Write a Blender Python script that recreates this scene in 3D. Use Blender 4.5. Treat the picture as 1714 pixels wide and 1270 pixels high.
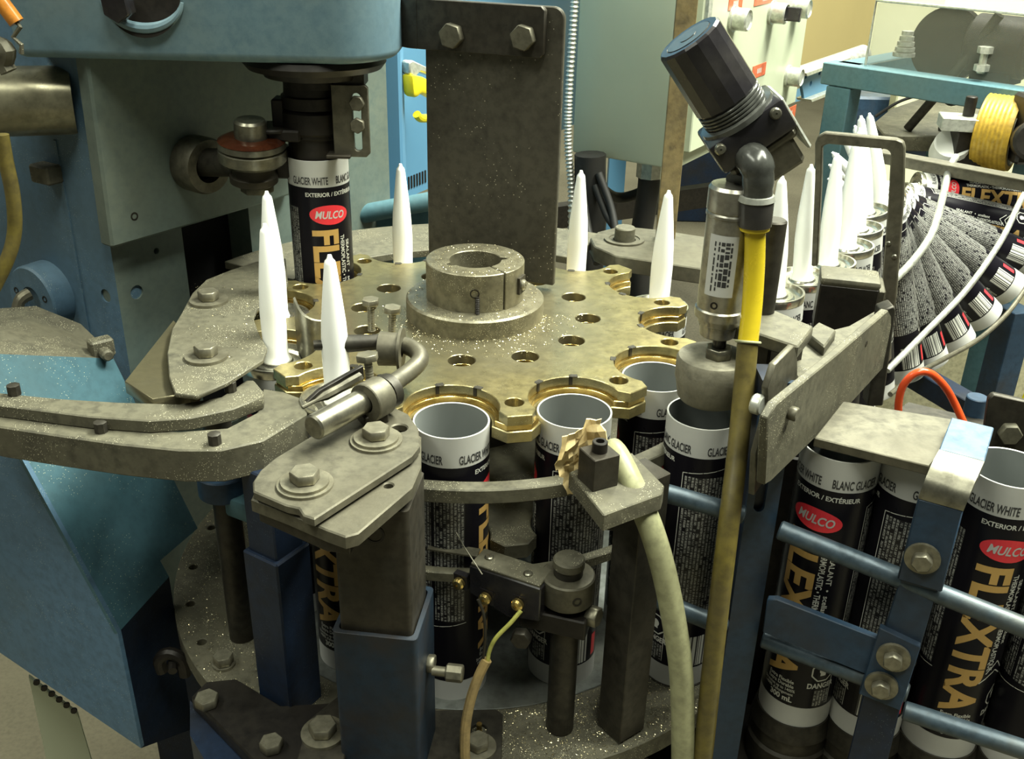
import bpy, bmesh, math, random
from mathutils import Vector, Matrix, Quaternion
random.seed(7)
for o in list(bpy.data.objects): bpy.data.objects.remove(o, do_unlink=True)
scene = bpy.context.scene
COL = scene.collection
# ---------------------------------------------------------------- units
# everything is written in centimetres, z = 0 is the top of the brass star wheel; the floor lies 92 cm lower
FLOOR = -92.0
def W(v): return Vector((v[0]*.01, v[1]*.01, (v[2]-FLOOR)*.01))
# ---------------------------------------------------------------- camera
IMW, IMH, FPX, PITCH, ROLL = 1714., 1270., 1687., .455, .024
CAM = Vector((3.034, -73.273, 30.107))
_f = Vector((0, math.cos(PITCH), -math.sin(PITCH))); _u = Vector((0, math.sin(PITCH), math.cos(PITCH))); _r = Vector((1, 0, 0))
CR = _r*math.cos(ROLL)+_u*math.sin(ROLL); CU = -_r*math.sin(ROLL)+_u*math.cos(ROLL); CF = _f
cd = bpy.data.cameras.new('camera'); cam = bpy.data.objects.new('camera', cd); COL.objects.link(cam)
cd.sensor_fit = 'HORIZONTAL'; cd.sensor_width = 36; cd.lens = 36*FPX/IMW; cd.clip_start = .02; cd.clip_end = 60
M = Matrix((CR, CU, -CF)).transposed().to_4x4(); M.translation = W(CAM); cam.matrix_world = M
scene.camera = cam
# ---------------------------------------------------------------- world and lights
wd = bpy.data.worlds.new('world'); scene.world = wd; wd.use_nodes = True
bg = wd.node_tree.nodes['Background']; bg.inputs[0].default_value = (.92, 1., .84, 1); bg.inputs[1].default_value = .055
def area(name, loc, tgt, sx, sy, power, col):
    l = bpy.data.lights.new(name, 'AREA'); l.shape = 'RECTANGLE'; l.size = sx; l.size_y = sy; l.energy = power; l.color = col
    o = bpy.data.objects.new(name, l); COL.objects.link(o); o.location = W(loc)
    o.rotation_euler = (W(tgt)-W(loc)).to_track_quat('-Z', 'Y').to_euler(); return o
LC = (.97, 1., .84)
area('fluorescent_rear', (125, 70, 235), (25, 15, 0), 2.6, .5, 290, LC)
area('fluorescent_near', (70, -50, 235), (5, -5, 0), 2.4, .4, 85, LC)
area('fluorescent_left', (-170, -60, 230), (-20, 0, 0), 2.4, .4, 42, LC)
area('fluorescent_far', (120, 420, 240), (120, 420, -90), 2.6, 2.0, 110, LC)
scene.view_settings.view_transform = 'Standard'; scene.view_settings.look = 'None'
scene.view_settings.gamma = 1; scene.view_settings.use_curve_mapping = False
scene.view_settings.exposure = .38
# ---------------------------------------------------------------- pixel -> place helpers (survey of the photograph)
def ray(x, y): return CR*((x-IMW/2)/FPX) - CU*((y-IMH/2)/FPX) + CF
def Pz(x, y, z): d = ray(x, y); return CAM + d*((z-CAM.z)/d.z)
def Py(x, y, Y): d = ray(x, y); return CAM + d*((Y-CAM.y)/d.y)
class VP:                                            # a vertical plane through p along d
    def __init__(s, p, d):
        s.o = Vector((p[0], p[1], 0)); s.u = Vector((d[0], d[1], 0)).normalized(); s.n = Vector((s.u.y, -s.u.x, 0)); s.v = Vector((0, 0, 1))
        if s.n.dot(CAM-s.o) < 0: s.n = -s.n
    def pt(s, x, y): d = ray(x, y); return CAM + d*((s.o-CAM).dot(s.n)/d.dot(s.n))
    def sz(s, x, y): q = s.pt(x, y); return ((q-s.o).dot(s.u), q.z)
    def at(s, a, z, h=0): return s.o + s.u*a + s.v*z + s.n*h
def zp(z, pts): return [(Pz(x, y, z).x, Pz(x, y, z).y) for x, y in pts]
def V(*a): return Vector(a[0]) if len(a) == 1 else Vector(a)
# ---------------------------------------------------------------- mesh builder
def frame(axis):
    a = V(axis).normalized(); t = Vector((0, 0, 1)) if abs(a.z) < .9 else Vector((1, 0, 0))
    x = t.cross(a).normalized(); return x, a.cross(x), a
def spline(pts, n=8):
    p = [V(q) for q in pts]; out = []
    for i in range(len(p)-1):
        a, b, c, d = p[max(i-1, 0)], p[i], p[i+1], p[min(i+2, len(p)-1)]
        for k in range(n):
            t = k/n; out.append(.5*((2*b)+(c-a)*t+(2*a-5*b+4*c-d)*t*t+(3*b-a-3*c+d)*t**3))
    return out+[p[-1]]
class MB:
    def __init__(s): s.v = []; s.f = []; s.uv = None
    def add(s, vs, fs):
        b = len(s.v); s.v += [V(q) for q in vs]; s.f += [tuple(b+i for i in f) for f in fs]; return s
    def box(s, c, size, R=None):
        c = V(c); h = V(size)/2; vs = []
        for k in range(8):
            q = Vector(((1 if k & 1 else -1)*h.x, (1 if k & 2 else -1)*h.y, (1 if k & 4 else -1)*h.z)); vs.append(c+(R@q if R else q))
        return s.add(vs, [(0, 2, 3, 1), (4, 5, 7, 6), (0, 1, 5, 4), (2, 6, 7, 3), (0, 4, 6, 2), (1, 3, 7, 5)])
    def lathe(s, prof, o=(0, 0, 0), axis=(0, 0, 1), n=32, a0=0, a1=None):
        x, y, a = frame(axis); o = V(o); full = a1 is None; a1 = 2*math.pi if full else a1; m = n if full else n+1; vs = []
        for r, z in prof:
            for k in range(m):
                t = a0+(a1-a0)*k/n; vs.append(o+a*z+(x*math.cos(t)+y*math.sin(t))*max(r, 1e-4))
        fs = []
        for i in range(len(prof)-1):
            for k in range(n):
                j = (k+1) % m; fs.append((i*m+k, i*m+j, (i+1)*m+j, (i+1)*m+k))
        return s.add(vs, fs)
    def cyl(s, p0, p1, r, r1=None, n=24, ch=0):
        p0 = V(p0); p1 = V(p1); L = (p1-p0).length; r1 = r if r1 is None else r1
        pr = [(0, 0), (r-ch, 0)]+([(r, ch), (r1, L-ch)] if ch else [(r1, L)])+([(r1-ch, L)] if ch else [])+[(0, L)]
        return s.lathe(pr, p0, p1-p0, n)
    def tube(s, path, r, n=12, cap=True, smooth=0):
        p = spline(path, smooth) if smooth else [V(q) for q in path]
        R = r if isinstance(r, (list, tuple)) else [r]*len(p)
        if len(R) != len(p): R = [R[min(int(i*len(R)/len(p)), len(R)-1)] for i in range(len(p))]
        vs = []; x = None
        for i, q in enumerate(p):
            t = (p[min(i+1, len(p)-1)]-p[max(i-1, 0)]).normalized()
            if x is None: x = frame(t)[0]
            x = (x-t*x.dot(t)).normalized(); y = t.cross(x)
            for k in range(n): a = 2*math.pi*k/n; vs.append(q+(x*math.cos(a)+y*math.sin(a))*R[i])
        fs = [(i*n+k, i*n+(k+1) % n, (i+1)*n+(k+1) % n, (i+1)*n+k) for i in range(len(p)-1) for k in range(n)]
        if cap: fs += [tuple(range(n-1, -1, -1)), tuple((len(p)-1)*n+k for k in range(n))]
        return s.add(vs, fs)
    def prism(s, pts, o, u, v, n, d):                  # outline (a,b) in the frame o,u,v pushed along n by d
        o = V(o); u = V(u); v = V(v); n = V(n); m = len(pts)
        vs = [o+u*a+v*b for a, b in pts]+[o+u*a+v*b+n*d for a, b in pts]
        return s.add(vs, [tuple(range(m-1, -1, -1)), tuple(range(m, 2*m))]+[(k, (k+1) % m, m+(k+1) % m, m+k) for k in range(m)])
    def slab(s, pts, z1, th): return s.prism(pts, (0, 0, z1-th), (1, 0, 0), (0, 1, 0), (0, 0, 1), th)
    def hex(s, p0, axis, r, h, rot=0):
        x, y, a = frame(axis); pts = [(r*math.cos(rot+k*math.pi/3), r*math.sin(rot+k*math.pi/3)) for k in range(6)]
        return s.prism(pts, p0, x, y, a, h)
    def holes(s, outline, holes, o, u, v, n, d, bev=0):  # plate with holes, filled by a 2D curve
        c = bpy.data.curves.new('t', 'CURVE'); c.dimensions = '2D'; c.fill_mode = 'BOTH'; c.extrude = d/2-bev; c.bevel_depth = bev; c.bevel_resolution = 0; c.offset = -bev
        for L in [outline]+holes:
            sp = c.splines.new('POLY'); sp.points.add(len(L)-1); sp.use_cyclic_u = True
            for q, (a, b) in zip(sp.points, L): q.co = (a, b, 0, 1)
        ob = bpy.data.objects.new('t', c); COL.objects.link(ob); dg = bpy.context.evaluated_depsgraph_get()
        me = bpy.data.meshes.new_from_object(ob.evaluated_get(dg)); o = V(o); u = V(u); v = V(v); n = V(n)
        s.add([o+u*q.co.x+v*q.co.y+n*(q.co.z+d/2) for q in me.vertices], [tuple(p.vertices) for p in me.polygons])
        bpy.data.objects.remove(ob); bpy.data.curves.remove(c); bpy.data.meshes.remove(me); return s
    def mesh(s, name, org=None, bev=0, sharp=35, seg=1):
        me = bpy.data.meshes.new(name)
        vs = [(q*.01 if org is None else W(q)-org) for q in s.v]
        me.from_pydata(vs, [], s.f); bm = bmesh.new(); bm.from_mesh(me)
        bmesh.ops.remove_doubles(bm, verts=bm.verts, dist=2e-6)
        bmesh.ops.recalc_face_normals(bm, faces=bm.faces)
        if bev:
            es = [e for e in bm.edges if len(e.link_faces) == 2 and e.calc_face_angle(0) > .5]
            bmesh.ops.bevel(bm, geom=es, offset=bev*.01, segments=seg, profile=.5, affect='EDGES', clamp_overlap=True)
        bm.to_mesh(me); bm.free()
        me.shade_smooth(); me.set_sharp_from_angle(angle=math.radians(sharp)); return me
ORG = {}
def root(name, label, cat, base, group=None):            # an Empty at the thing's base
    o = bpy.data.objects.new(name, None); COL.objects.link(o); o.empty_display_size = .02
    o.location = W(base); ORG[o.name] = W(base); o['label'] = label; o['category'] = cat
    if group: o['group'] = group
    return o
def part(name, mb, m, par, bev=0, sharp=35, label=None, seg=1):
    o = bpy.data.objects.new(name, mb.mesh(name, ORG[par.name], bev, sharp, seg)); COL.objects.link(o)
    o.data.materials.append(m); o.parent = par; ORG[o.name] = ORG[par.name]
    if label: o['label'] = label
    return o
def solo(name, mb, m, label, cat, bev=0, sharp=35, group=None, kind=None, seg=1):
    c = sum(mb.v, Vector())/len(mb.v); c.z = min(q.z for q in mb.v); org = W(c)
    o = bpy.data.objects.new(name, mb.mesh(name, org, bev, sharp, seg)); COL.objects.link(o); o.location = org; o.data.materials.append(m)
    ORG[o.name] = org; o['label'] = label
    if kind != 'structure': o['category'] = cat
    if group: o['group'] = group
    if kind: o['kind'] = kind
    return o
CACHE = {}
def inst(name, key, build, m, par, pos, axis=(0, 0, 1), rot=0, bev=0, org=None):   # a repeated part sharing its mesh
    k = (key, m.name)
    if k not in CACHE:
        mb = MB(); build(mb); me = mb.mesh(name, None, bev); me.materials.append(m); CACHE[k] = me
    o = bpy.data.objects.new(name, CACHE[k]); COL.objects.link(o); o.parent = par
    x, y, a = frame(axis); o.rotation_euler = (Matrix((x, y, a)).transposed() @ Matrix.Rotation(rot, 3, 'Z')).to_euler()
    o.location = W(pos)-(ORG[par.name] if org is None else org); return o
def bolt(par, pos, axis=(0, 0, 1), r=.75, h=.6, wr=0, m=None, wm=None, shank=0, double=False, rot=None):
    m = m or MT['bolt']; a = V(axis).normalized(); wt = .22 if wr else 0
    if double: wt = .34
    b = inst('bolt', ('hex', r, h, shank), lambda q: (q.hex((0, 0, 0), (0, 0, 1), r, h), q.cyl((0, 0, -shank-.02), (0, 0, 0), r*.5, n=12) if shank else None), m, par, V(pos)+a*wt, a, random.random() if rot is None else rot, bev=.07)
    if wr:
        w = inst('washer', ('w', wr, double), lambda q: q.lathe([(r*.5, -wt), (wr, -wt), (wr, -wt+.16)]+([(wr*.86, -wt+.17), (wr*.86, 0)] if double else [(wr, 0)])+[(r*.5, 0)], n=28), wm or m, b, (0, 0, 0), org=W((0, 0, 0)))
    return b
def screw(par, pos, axis, r, h, m):
    return inst('screw', ('scr', r, h), lambda q: q.lathe([(0, -.05), (r, -.05), (r, h*.6), (r*.75, h), (r*.2, h*1.08), (r*.2, h*.8), (0, h*.8)], n=16), m, par, pos, axis)
# ---------------------------------------------------------------- materials
MT = {}
def mat(name, col, rough=.5, metal=0., col2=None, vs=25, grime=None, gs=9, ga=.5, speck=None, ss=260, st=.22, bump=0., bs=150, stretch=None, trans=0., ior=1.45, spec=.5, cr=(.4, .65), alpha=1, sss=0, wear=None, mottle=.62):
    m = bpy.data.materials.new(name); m.use_nodes = True; nt = m.node_tree; N = nt.nodes; L = nt.links; bs_ = N['Principled BSDF']
    tc = N.new('ShaderNodeTexCoord'); co = tc.outputs['Object']
    if stretch:
        mp = N.new('ShaderNodeMapping'); mp.inputs['Scale'].default_value = stretch; L.new(co, mp.inputs[0]); cs = mp.outputs[0]
    else: cs = co
    def noise(scale, vec, det=5): n = N.new('ShaderNodeTexNoise'); n.inputs['Scale'].default_value = scale; n.inputs['Detail'].default_value = det; n.inputs['Roughness'].default_value = .6; L.new(vec, n.inputs['Vector']); return n.outputs['Fac']
    def ramp(f, a, b): r = N.new('ShaderNodeMapRange'); r.inputs[1].default_value = a; r.inputs[2].default_value = b; L.new(f, r.inputs[0]); return r.outputs[0]
    def mix(f, a, b):
        x = N.new('ShaderNodeMix'); x.data_type = 'RGBA'
        L.new(f, x.inputs[0])
        for s_, i in ((a, 6), (b, 7)):
            if isinstance(s_, tuple): x.inputs[i].default_value = (*s_[:3], 1)
            else: L.new(s_, x.inputs[i])
        return x.outputs[2]
    c = tuple(col); c2 = col2 or tuple(v*.8 for v in col)
    out = mix(ramp(noise(vs, cs), cr[0], cr[1]), c, tuple(c2))
    if mottle: out = mix(ramp(noise(140, co, 6), .42, .75), out, tuple(v*mottle for v in c2))
    if grime:
        g = ramp(noise(gs, co, 8), .45, .7); mm = N.new('ShaderNodeMath'); mm.operation = 'MULTIPLY'; L.new(g, mm.inputs[0]); mm.inputs[1].default_value = ga
        out = mix(mm.outputs[0], out, tuple(grime))
    if speck:
        v = N.new('ShaderNodeTexVoronoi'); v.inputs['Scale'].default_value = ss; L.new(co, v.inputs['Vector'])
        lt = N.new('ShaderNodeMath'); lt.operation = 'LESS_THAN'; L.new(v.outputs['Distance'], lt.inputs[0]); lt.inputs[1].default_value = st
        w = ramp(noise(30, co, 4), .5, .56); mm = N.new('ShaderNodeMath'); mm.operation = 'MULTIPLY'; L.new(lt.outputs[0], mm.inputs[0]); L.new(w, mm.inputs[1])
        out = mix(mm.outputs[0], out, tuple(speck))
    if wear:                                             # dulled towards the axis of a turning part
        sx = N.new('ShaderNodeSeparateXYZ'); L.new(co, sx.inputs[0]); cb = N.new('ShaderNodeCombineXYZ'); L.new(sx.outputs[0], cb.inputs[0]); L.new(sx.outputs[1], cb.inputs[1])
        ln = N.new('ShaderNodeVectorMath'); ln.operation = 'LENGTH'; L.new(cb.outputs[0], ln.inputs[0])
        ad = N.new('ShaderNodeMath'); ad.operation = 'MULTIPLY_ADD'; L.new(noise(25, co), ad.inputs[0]); ad.inputs[1].default_value = .05; L.new(ln.outputs['Value'], ad.inputs[2])
        r_ = ramp(ad.outputs[0], wear[2]+.02, wear[1]+.02); mm = N.new('ShaderNodeMath'); mm.operation = 'MULTIPLY'; L.new(r_, mm.inputs[0]); mm.inputs[1].default_value = .85
        out = mix(mm.outputs[0], out, tuple(wear[0]))
    L.new(out, bs_.inputs['Base Color'])
    if alpha < 1: bs_.inputs['Alpha'].default_value = alpha
    rr = N.new('ShaderNodeMapRange'); rr.inputs[3].default_value = max(rough-.1, .02); rr.inputs[4].default_value = min(rough+.12, 1); L.new(noise(vs*2.3, cs), rr.inputs[0]); L.new(rr.outputs[0], bs_.inputs['Roughness'])
    bs_.inputs['Metallic'].default_value = metal; bs_.inputs['IOR'].default_value = ior; bs_.inputs['Specular IOR Level'].default_value = spec
    if trans: bs_.inputs['Transmission Weight'].default_value = trans
    if sss: bs_.inputs['Subsurface Weight'].default_value = sss; bs_.inputs['Subsurface Scale'].default_value = .01
    if bump:
        b = N.new('ShaderNodeBump'); b.inputs['Strength'].default_value = bump; b.inputs['Distance'].default_value = .001; L.new(noise(bs, cs, 6), b.inputs['Height']); L.new(b.outputs[0], bs_.inputs['Normal'])
    MT[name] = m; return m
CH = (.72, .68, .48)
mat('brass', (.44, .37, .165), .30, .8, (.34, .285, .13), 40, grime=(0.264, 0.242, 0.154), gs=14, ga=.7, speck=CH, ss=900, st=.16, bump=.12, bs=300, wear=((.20, .182, .118), .08, .165))
mat('brass_bright', (0.84, 0.63, 0.231), .22, .95, (0.651, 0.462, 0.147), 60, bump=.1)
mat('steel', (0.13, 0.121, 0.087), .48, .45, (0.094, 0.087, 0.063), 30, grime=(0.108, 0.097, 0.064), gs=12, ga=.5, bump=.2)
mat('steel_dusty', (0.112, 0.105, 0.072), .62, .2, (0.079, 0.074, 0.052), 22, grime=(0.132, 0.121, 0.079), gs=18, ga=.6, speck=CH, ss=800, st=.17, bump=.3)
mat('steel_hub', (0.219, 0.203, 0.14), .38, .55, (0.163, 0.15, 0.104), 35, grime=(0.194, 0.169, 0.1), gs=12, ga=.5, speck=CH, ss=900, st=.2, bump=.12)
mat('steel_bright', (.27, .26, .20), .33, .85, (.19, .18, .14), 30, bump=.1)
mat('steel_dark', (0.053, 0.048, 0.037), .48, .5, (0.032, 0.03, 0.024), 18, grime=(0.054, 0.041, 0.024), gs=10, ga=.45, bump=.2)
mat('steel_plate', (0.082, 0.077, 0.059), .45, .45, (0.065, 0.06, 0.047), 9, grime=(0.111, 0.099, 0.071), gs=6, ga=.35, speck=(.4, .38, .28), ss=300, st=.13, bump=.12)
mat('steel_black', (0.022, 0.019, 0.015), .45, .4, (0.013, 0.011, 0.01), 20, grime=(0.044, 0.037, 0.026), gs=9, ga=.5, bump=.15)
mat('bolt', (.24, .225, .165), .38, .6, (.17, .16, .118), 60, grime=(.15, .13, .08), gs=40, ga=.6, bump=.15)
mat('rust_bar', (0.234, 0.176, 0.078), .7, .2, (0.156, 0.124, 0.065), 60, grime=(0.299, 0.234, 0.111), gs=45, ga=.8, bump=.4)
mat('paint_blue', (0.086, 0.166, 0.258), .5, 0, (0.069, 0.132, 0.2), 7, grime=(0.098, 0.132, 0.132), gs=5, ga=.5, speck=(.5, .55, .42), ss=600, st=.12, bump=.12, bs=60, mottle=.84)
mat('paint_head', (0.158, 0.237, 0.267), .45, 0, (0.115, 0.201, 0.261), 6, grime=(0.158, 0.183, 0.158), gs=4, ga=.6, bump=.1, bs=60, mottle=.84)
mat('paint_grey', (0.131, 0.158, 0.131), .5, 0, (0.105, 0.142, 0.131), 6, grime=(0.079, 0.084, 0.063), gs=5, ga=.5, bump=.1, bs=70, mottle=.84)
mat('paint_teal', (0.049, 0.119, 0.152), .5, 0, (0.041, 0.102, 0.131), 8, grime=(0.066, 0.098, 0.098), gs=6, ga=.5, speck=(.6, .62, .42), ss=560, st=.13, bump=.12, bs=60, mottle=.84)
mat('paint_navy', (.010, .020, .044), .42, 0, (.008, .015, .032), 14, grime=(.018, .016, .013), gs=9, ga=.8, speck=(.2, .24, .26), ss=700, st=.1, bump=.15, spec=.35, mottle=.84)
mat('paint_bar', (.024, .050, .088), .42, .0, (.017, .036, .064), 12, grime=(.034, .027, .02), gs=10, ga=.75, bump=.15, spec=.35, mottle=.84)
mat('rod_blue', (0.061, 0.088, 0.111), .4, .3, (0.04, 0.065, 0.086), 25, grime=(0.098, 0.098, 0.08), gs=14, ga=.7, bump=.2)
mat('paint_frame', (0.08, 0.173, 0.206), .5, 0, (0.065, 0.147, 0.183), 10, grime=(0.117, 0.161, 0.147), gs=6, ga=.5, mottle=.84)
mat('paint_panel', (0.085, 0.221, 0.357), .5, 0, (0.076, 0.196, 0.323), 5, grime=(0.102, 0.204, 0.306), gs=3, ga=.4, mottle=0)
mat('cabinet', (0.451, 0.484, 0.355), .5, 0, (0.418, 0.451, 0.333), 6, grime=(0.383, 0.406, 0.294), gs=5, ga=.4, mottle=0)
mat('nozzle_white', (.96, .97, .93), .35, 0, (.95, .96, .92), 20, mottle=0)
mat('paper_white', (.50, .50, .47), .55, 0, (.46, .46, .44), 20, mottle=0)
mat('tube_inside', (.20, .215, .205), .55, 0, (.18, .195, .19), 12, mottle=0)
mat('label_black', (.006, .0055, .008), .3, 0, (.007, .006, .009), 20, spec=.2, mottle=0)
mat('label_gold', (0.538, 0.331, 0.103), .45, .15, (0.486, 0.3, 0.093), 30, mottle=0)
mat('label_red', (0.744, 0.036, 0.048), .4, 0, (0.684, 0.03, 0.042), 30, mottle=0)
mat('label_print', (.60, .60, .54), .5, 0, (.52, .52, .47), 60, mottle=0)
mat('ink', (.03, .03, .032), .5, 0, (.04, .04, .04), 60, mottle=0)
mat('tin', (.78, .76, .66), .2, .95, (.64, .62, .52), 60)
mat('cork_pad', (0.231, 0.217, 0.161), .75, .1, (0.154, 0.143, 0.105), 45, grime=(0.294, 0.273, 0.189), gs=16, ga=.7, bump=.4)
mat('alu', (0.416, 0.4, 0.344), .3, .85, (0.352, 0.336, 0.288), 30, stretch=(1, 1, .1))
mat('plastic_black', (.016, .015, .017), .22, 0, (.022, .02, .022), 30, grime=(.10, .095, .075), gs=14, ga=.35)
mat('fitting_grey', (.07, .072, .065), .2, .2, (.05, .052, .046), 30)
mat('hose_yellow', (.66, .50, .02), .25, 0, (.55, .42, .02), 30, trans=.15, mottle=0)
mat('hose_old', (0.146, 0.116, 0.024), .38, 0, (0.103, 0.081, 0.027), 25, grime=(0.086, 0.071, 0.038), gs=12, ga=.6, trans=.1)
mat('hose_beige', (0.365, 0.365, 0.207), .4, 0, (0.302, 0.302, 0.175), 15, grime=(0.239, 0.223, 0.128), gs=12, ga=.4)
mat('hose_red', (.70, .085, .02), .2, 0, (.62, .07, .02), 20, trans=.15, mottle=0)
mat('hose_orange', (.52, .20, .03), .25, 0, (.45, .17, .03), 20)
mat('wire_tan', (.38, .27, .11), .5, 0, (.30, .22, .10), 30)
mat('wire_yellow', (.55, .55, .13), .4, 0, (.48, .48, .12), 30)
mat('rubber', (.012, .012, .011), .6, 0, (.02, .018, .015), 20)
mat('masking_tape', (.90, .72, .38), .6, 0, (.68, .50, .22), 90, bump=.5, bs=120, mottle=0)
mat('steel_tube', (.27, .25, .165), .3, .6, (.21, .195, .13), 14, grime=(.16, .15, .10), gs=9, ga=.4)
mat('cardboard', (0.329, 0.262, 0.112), .75, 0, (0.315, 0.252, 0.108), 5, mottle=0)
mat('roller_yellow', (0.434, 0.28, 0.028), .45, 0, (0.35, 0.217, 0.021), 60, bump=.5, bs=90)
mat('tool_yellow', (.80, .66, .02), .4, 0, (.74, .6, .02), 20, mottle=0)
mat('concrete', (0.153, 0.136, 0.09), .75, 0, (0.122, 0.108, 0.07), 3, grime=(0.19, 0.172, 0.114), gs=1.4, ga=.6, bump=.2, bs=40)
mat('wall_cream', (0.713, 0.713, 0.483), .7, 0, (0.69, 0.69, 0.471), 2, mottle=0)
mat('panel_cream', (.50, .47, .31), .55, .1, (.45, .42, .28), 3)
mat('tag_red', (.62, .13, .05), .5, 0, (.58, .12, .05), 30)
mat('galv', (.62, .63, .56), .35, .6, (.52, .53, .47), 20)
mat('shaving', (.78, .72, .48), .3, .9, (.66, .56, .30), 200)
mat('shade_black', (.006, .006, .007), .9, 0, (.008, .008, .008), 10)
mat('guard_clear', (0.31, 0.31, 0.25), .15, 0, (0.29, 0.29, 0.235), 6, alpha=.2, mottle=0)
mat('paint_scuff', (0.105, 0.165, 0.24), .4, .1, (0.075, 0.128, 0.195), 20, grime=(0.165, 0.165, 0.143), gs=14, ga=.7)
mat('paint_post', (.015, .030, .050), .45, 0, (.011, .022, .036), 10, grime=(.030, .022, .015), gs=14, ga=.9, bump=.15, spec=.3, mottle=.8)
mat('wear_sheen_steel', (.19, .205, .195), .4, .4, (.14, .15, .14), 10, grime=(.12, .115, .085), gs=12, ga=.6, bump=.15)  # paler bluish colour paints a sheen onto the worn ring
mat('grease', (0.05, 0.016, 0.007), .15, .2, (0.035, 0.01, 0.005), 20)
# fine print: rows of tiny type on the black label, drawn from the label's own coordinates (cm round the tube, cm along it)
def print_mat(name, rows, ink, back, barcode=False):
    m = bpy.data.materials.new(name); m.use_nodes = True; nt = m.node_tree; N = nt.nodes; L = nt.links; b = N['Principled BSDF']; b.inputs['Roughness'].default_value = .4
    uv = N.new('ShaderNodeUVMap'); sp = N.new('ShaderNodeSeparateXYZ'); L.new(uv.outputs[0], sp.inputs[0])
    def math_(op, a, c=None):
        n = N.new('ShaderNodeMath'); n.operation = op
        for i, q in enumerate((a, c)):
            if q is None: continue
            if isinstance(q, (int, float)): n.inputs[i].default_value = q
            else: L.new(q, n.inputs[i])
        return n.outputs[0]
    a, c = sp.outputs[0], sp.outputs[1]
    def wn(x, y):
        cb = N.new('ShaderNodeCombineXYZ'); L.new(x, cb.inputs[0])
        if y is not None: L.new(y, cb.inputs[1])
        w = N.new('ShaderNodeTexWhiteNoise'); w.noise_dimensions = '2D'; L.new(cb.outputs[0], w.inputs['Vector']); return w.outputs['Value']
    if barcode:
        f = math_('GREATER_THAN', wn(math_('FLOOR', math_('MULTIPLY', a, 16.)), None), .6)
    else:
        row = math_('MULTIPLY', a, rows); ri = math_('FLOOR', row); rf = math_('FRACT', row)
        inrow = math_('MULTIPLY', math_('GREATER_THAN', rf, .16), math_('LESS_THAN', rf, .80))
        ch = math_('GREATER_THAN', wn(ri, math_('FLOOR', math_('MULTIPLY', c, 17.))), .2)
        sub = math_('GREATER_THAN', wn(math_('FLOOR', math_('MULTIPLY', a, rows*4)), math_('FLOOR', math_('MULTIPLY', c, 48.))), .36)
        wordgap = math_('GREATER_THAN', wn(math_('ADD', ri, 40.), math_('FLOOR', math_('MULTIPLY', c, 3.1))), .06)
        f = math_('MULTIPLY', math_('MULTIPLY', inrow, math_('MULTIPLY', ch, sub)), wordgap)
    mx = N.new('ShaderNodeMix'); mx.data_type = 'RGBA'; L.new(f, mx.inputs[0]); mx.inputs[6].default_value = (*back, 1); mx.inputs[7].default_value = (*ink, 1); L.new(mx.outputs[2], b.inputs['Base Color'])
    MT[name] = m
print_mat('fine_print', 4.2, (.34, .34, .31), (.006, .0055, .008))
print_mat('barcode', 3, (.04, .04, .04), (.66, .66, .60), True)
# ---------------------------------------------------------------- caulking tubes
def textmb(body, size, bold=0., sx=1., shear=0., align='CENTER'):
    c = bpy.data.curves.new('t', 'FONT'); c.body = body; c.size = size; c.offset = bold; c.shear = shear; c.align_x = align; c.align_y = 'CENTER'; c.resolution_u = 3
    ob = bpy.data.objects.new('t', c); COL.objects.link(ob); dg = bpy.context.evaluated_depsgraph_get(); me = bpy.data.meshes.new_from_object(ob.evaluated_get(dg))
    r = ([(v.co.x*sx, v.co.y) for v in me.vertices], [tuple(p.vertices) for p in me.polygons])
    bpy.data.objects.remove(ob); bpy.data.curves.remove(c); bpy.data.meshes.remove(me); return r
def fit(t, w):
    xs = [x for x, y in t[0]]; k = w/(max(xs)-min(xs)); m = (max(xs)+min(xs))/2; return ([((x-m)*k, y) for x, y in t[0]], t[1])
def place2d(t, cx, cy, rot=0): c, s = math.cos(rot), math.sin(rot); return ([(cx+x*c-y*s, cy+x*s+y*c) for x, y in t[0]], t[1])
TR = 2.5
def wrap(shapes, r, name, step=.3):                      # lay flat shapes (cm round, cm up) on the tube wall
    bm = bmesh.new()
    for vs, fs in shapes:
        bv = [bm.verts.new((x, y, 0)) for x, y in vs]
        for f in fs:
            try: bm.faces.new([bv[i] for i in f])
            except ValueError: pass
    xs = [v.co.x for v in bm.verts]; x = math.ceil(min(xs)/step)*step
    while x < max(xs):
        bmesh.ops.bisect_plane(bm, geom=bm.verts[:]+bm.edges[:]+bm.faces[:], plane_co=(x, 0, 0), plane_no=(1, 0, 0)); x += step
    uvl = bm.loops.layers.uv.new('UVMap')
    for f in bm.faces:
        for l in f.loops: l[uvl].uv = (l.vert.co.x, l.vert.co.y)
    for v in bm.verts:
        a = v.co.x/TR; v.co = Vector((r*math.cos(a)*.01, r*math.sin(a)*.01, v.co.y*.01))
    bmesh.ops.recalc_face_normals(bm, faces=bm.faces)
    for f in bm.faces:
        c = f.calc_center_median()
        if f.normal.x*c.x+f.normal.y*c.y < 0: f.normal_flip()
    me = bpy.data.meshes.new(name); bm.to_mesh(me); bm.free(); return me
def rect(x0, x1, y0, y1): return ([(x0, y0), (x1, y0), (x1, y1), (x0, y1)], [(0, 1, 2, 3)])
def ell(cx, cy, a, b, rot=0, n=32): return place2d(([(a*math.cos(2*math.pi*k/n), b*math.sin(2*math.pi*k/n)) for k in range(n)], [tuple(range(n))]), cx, cy, rot)
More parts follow.
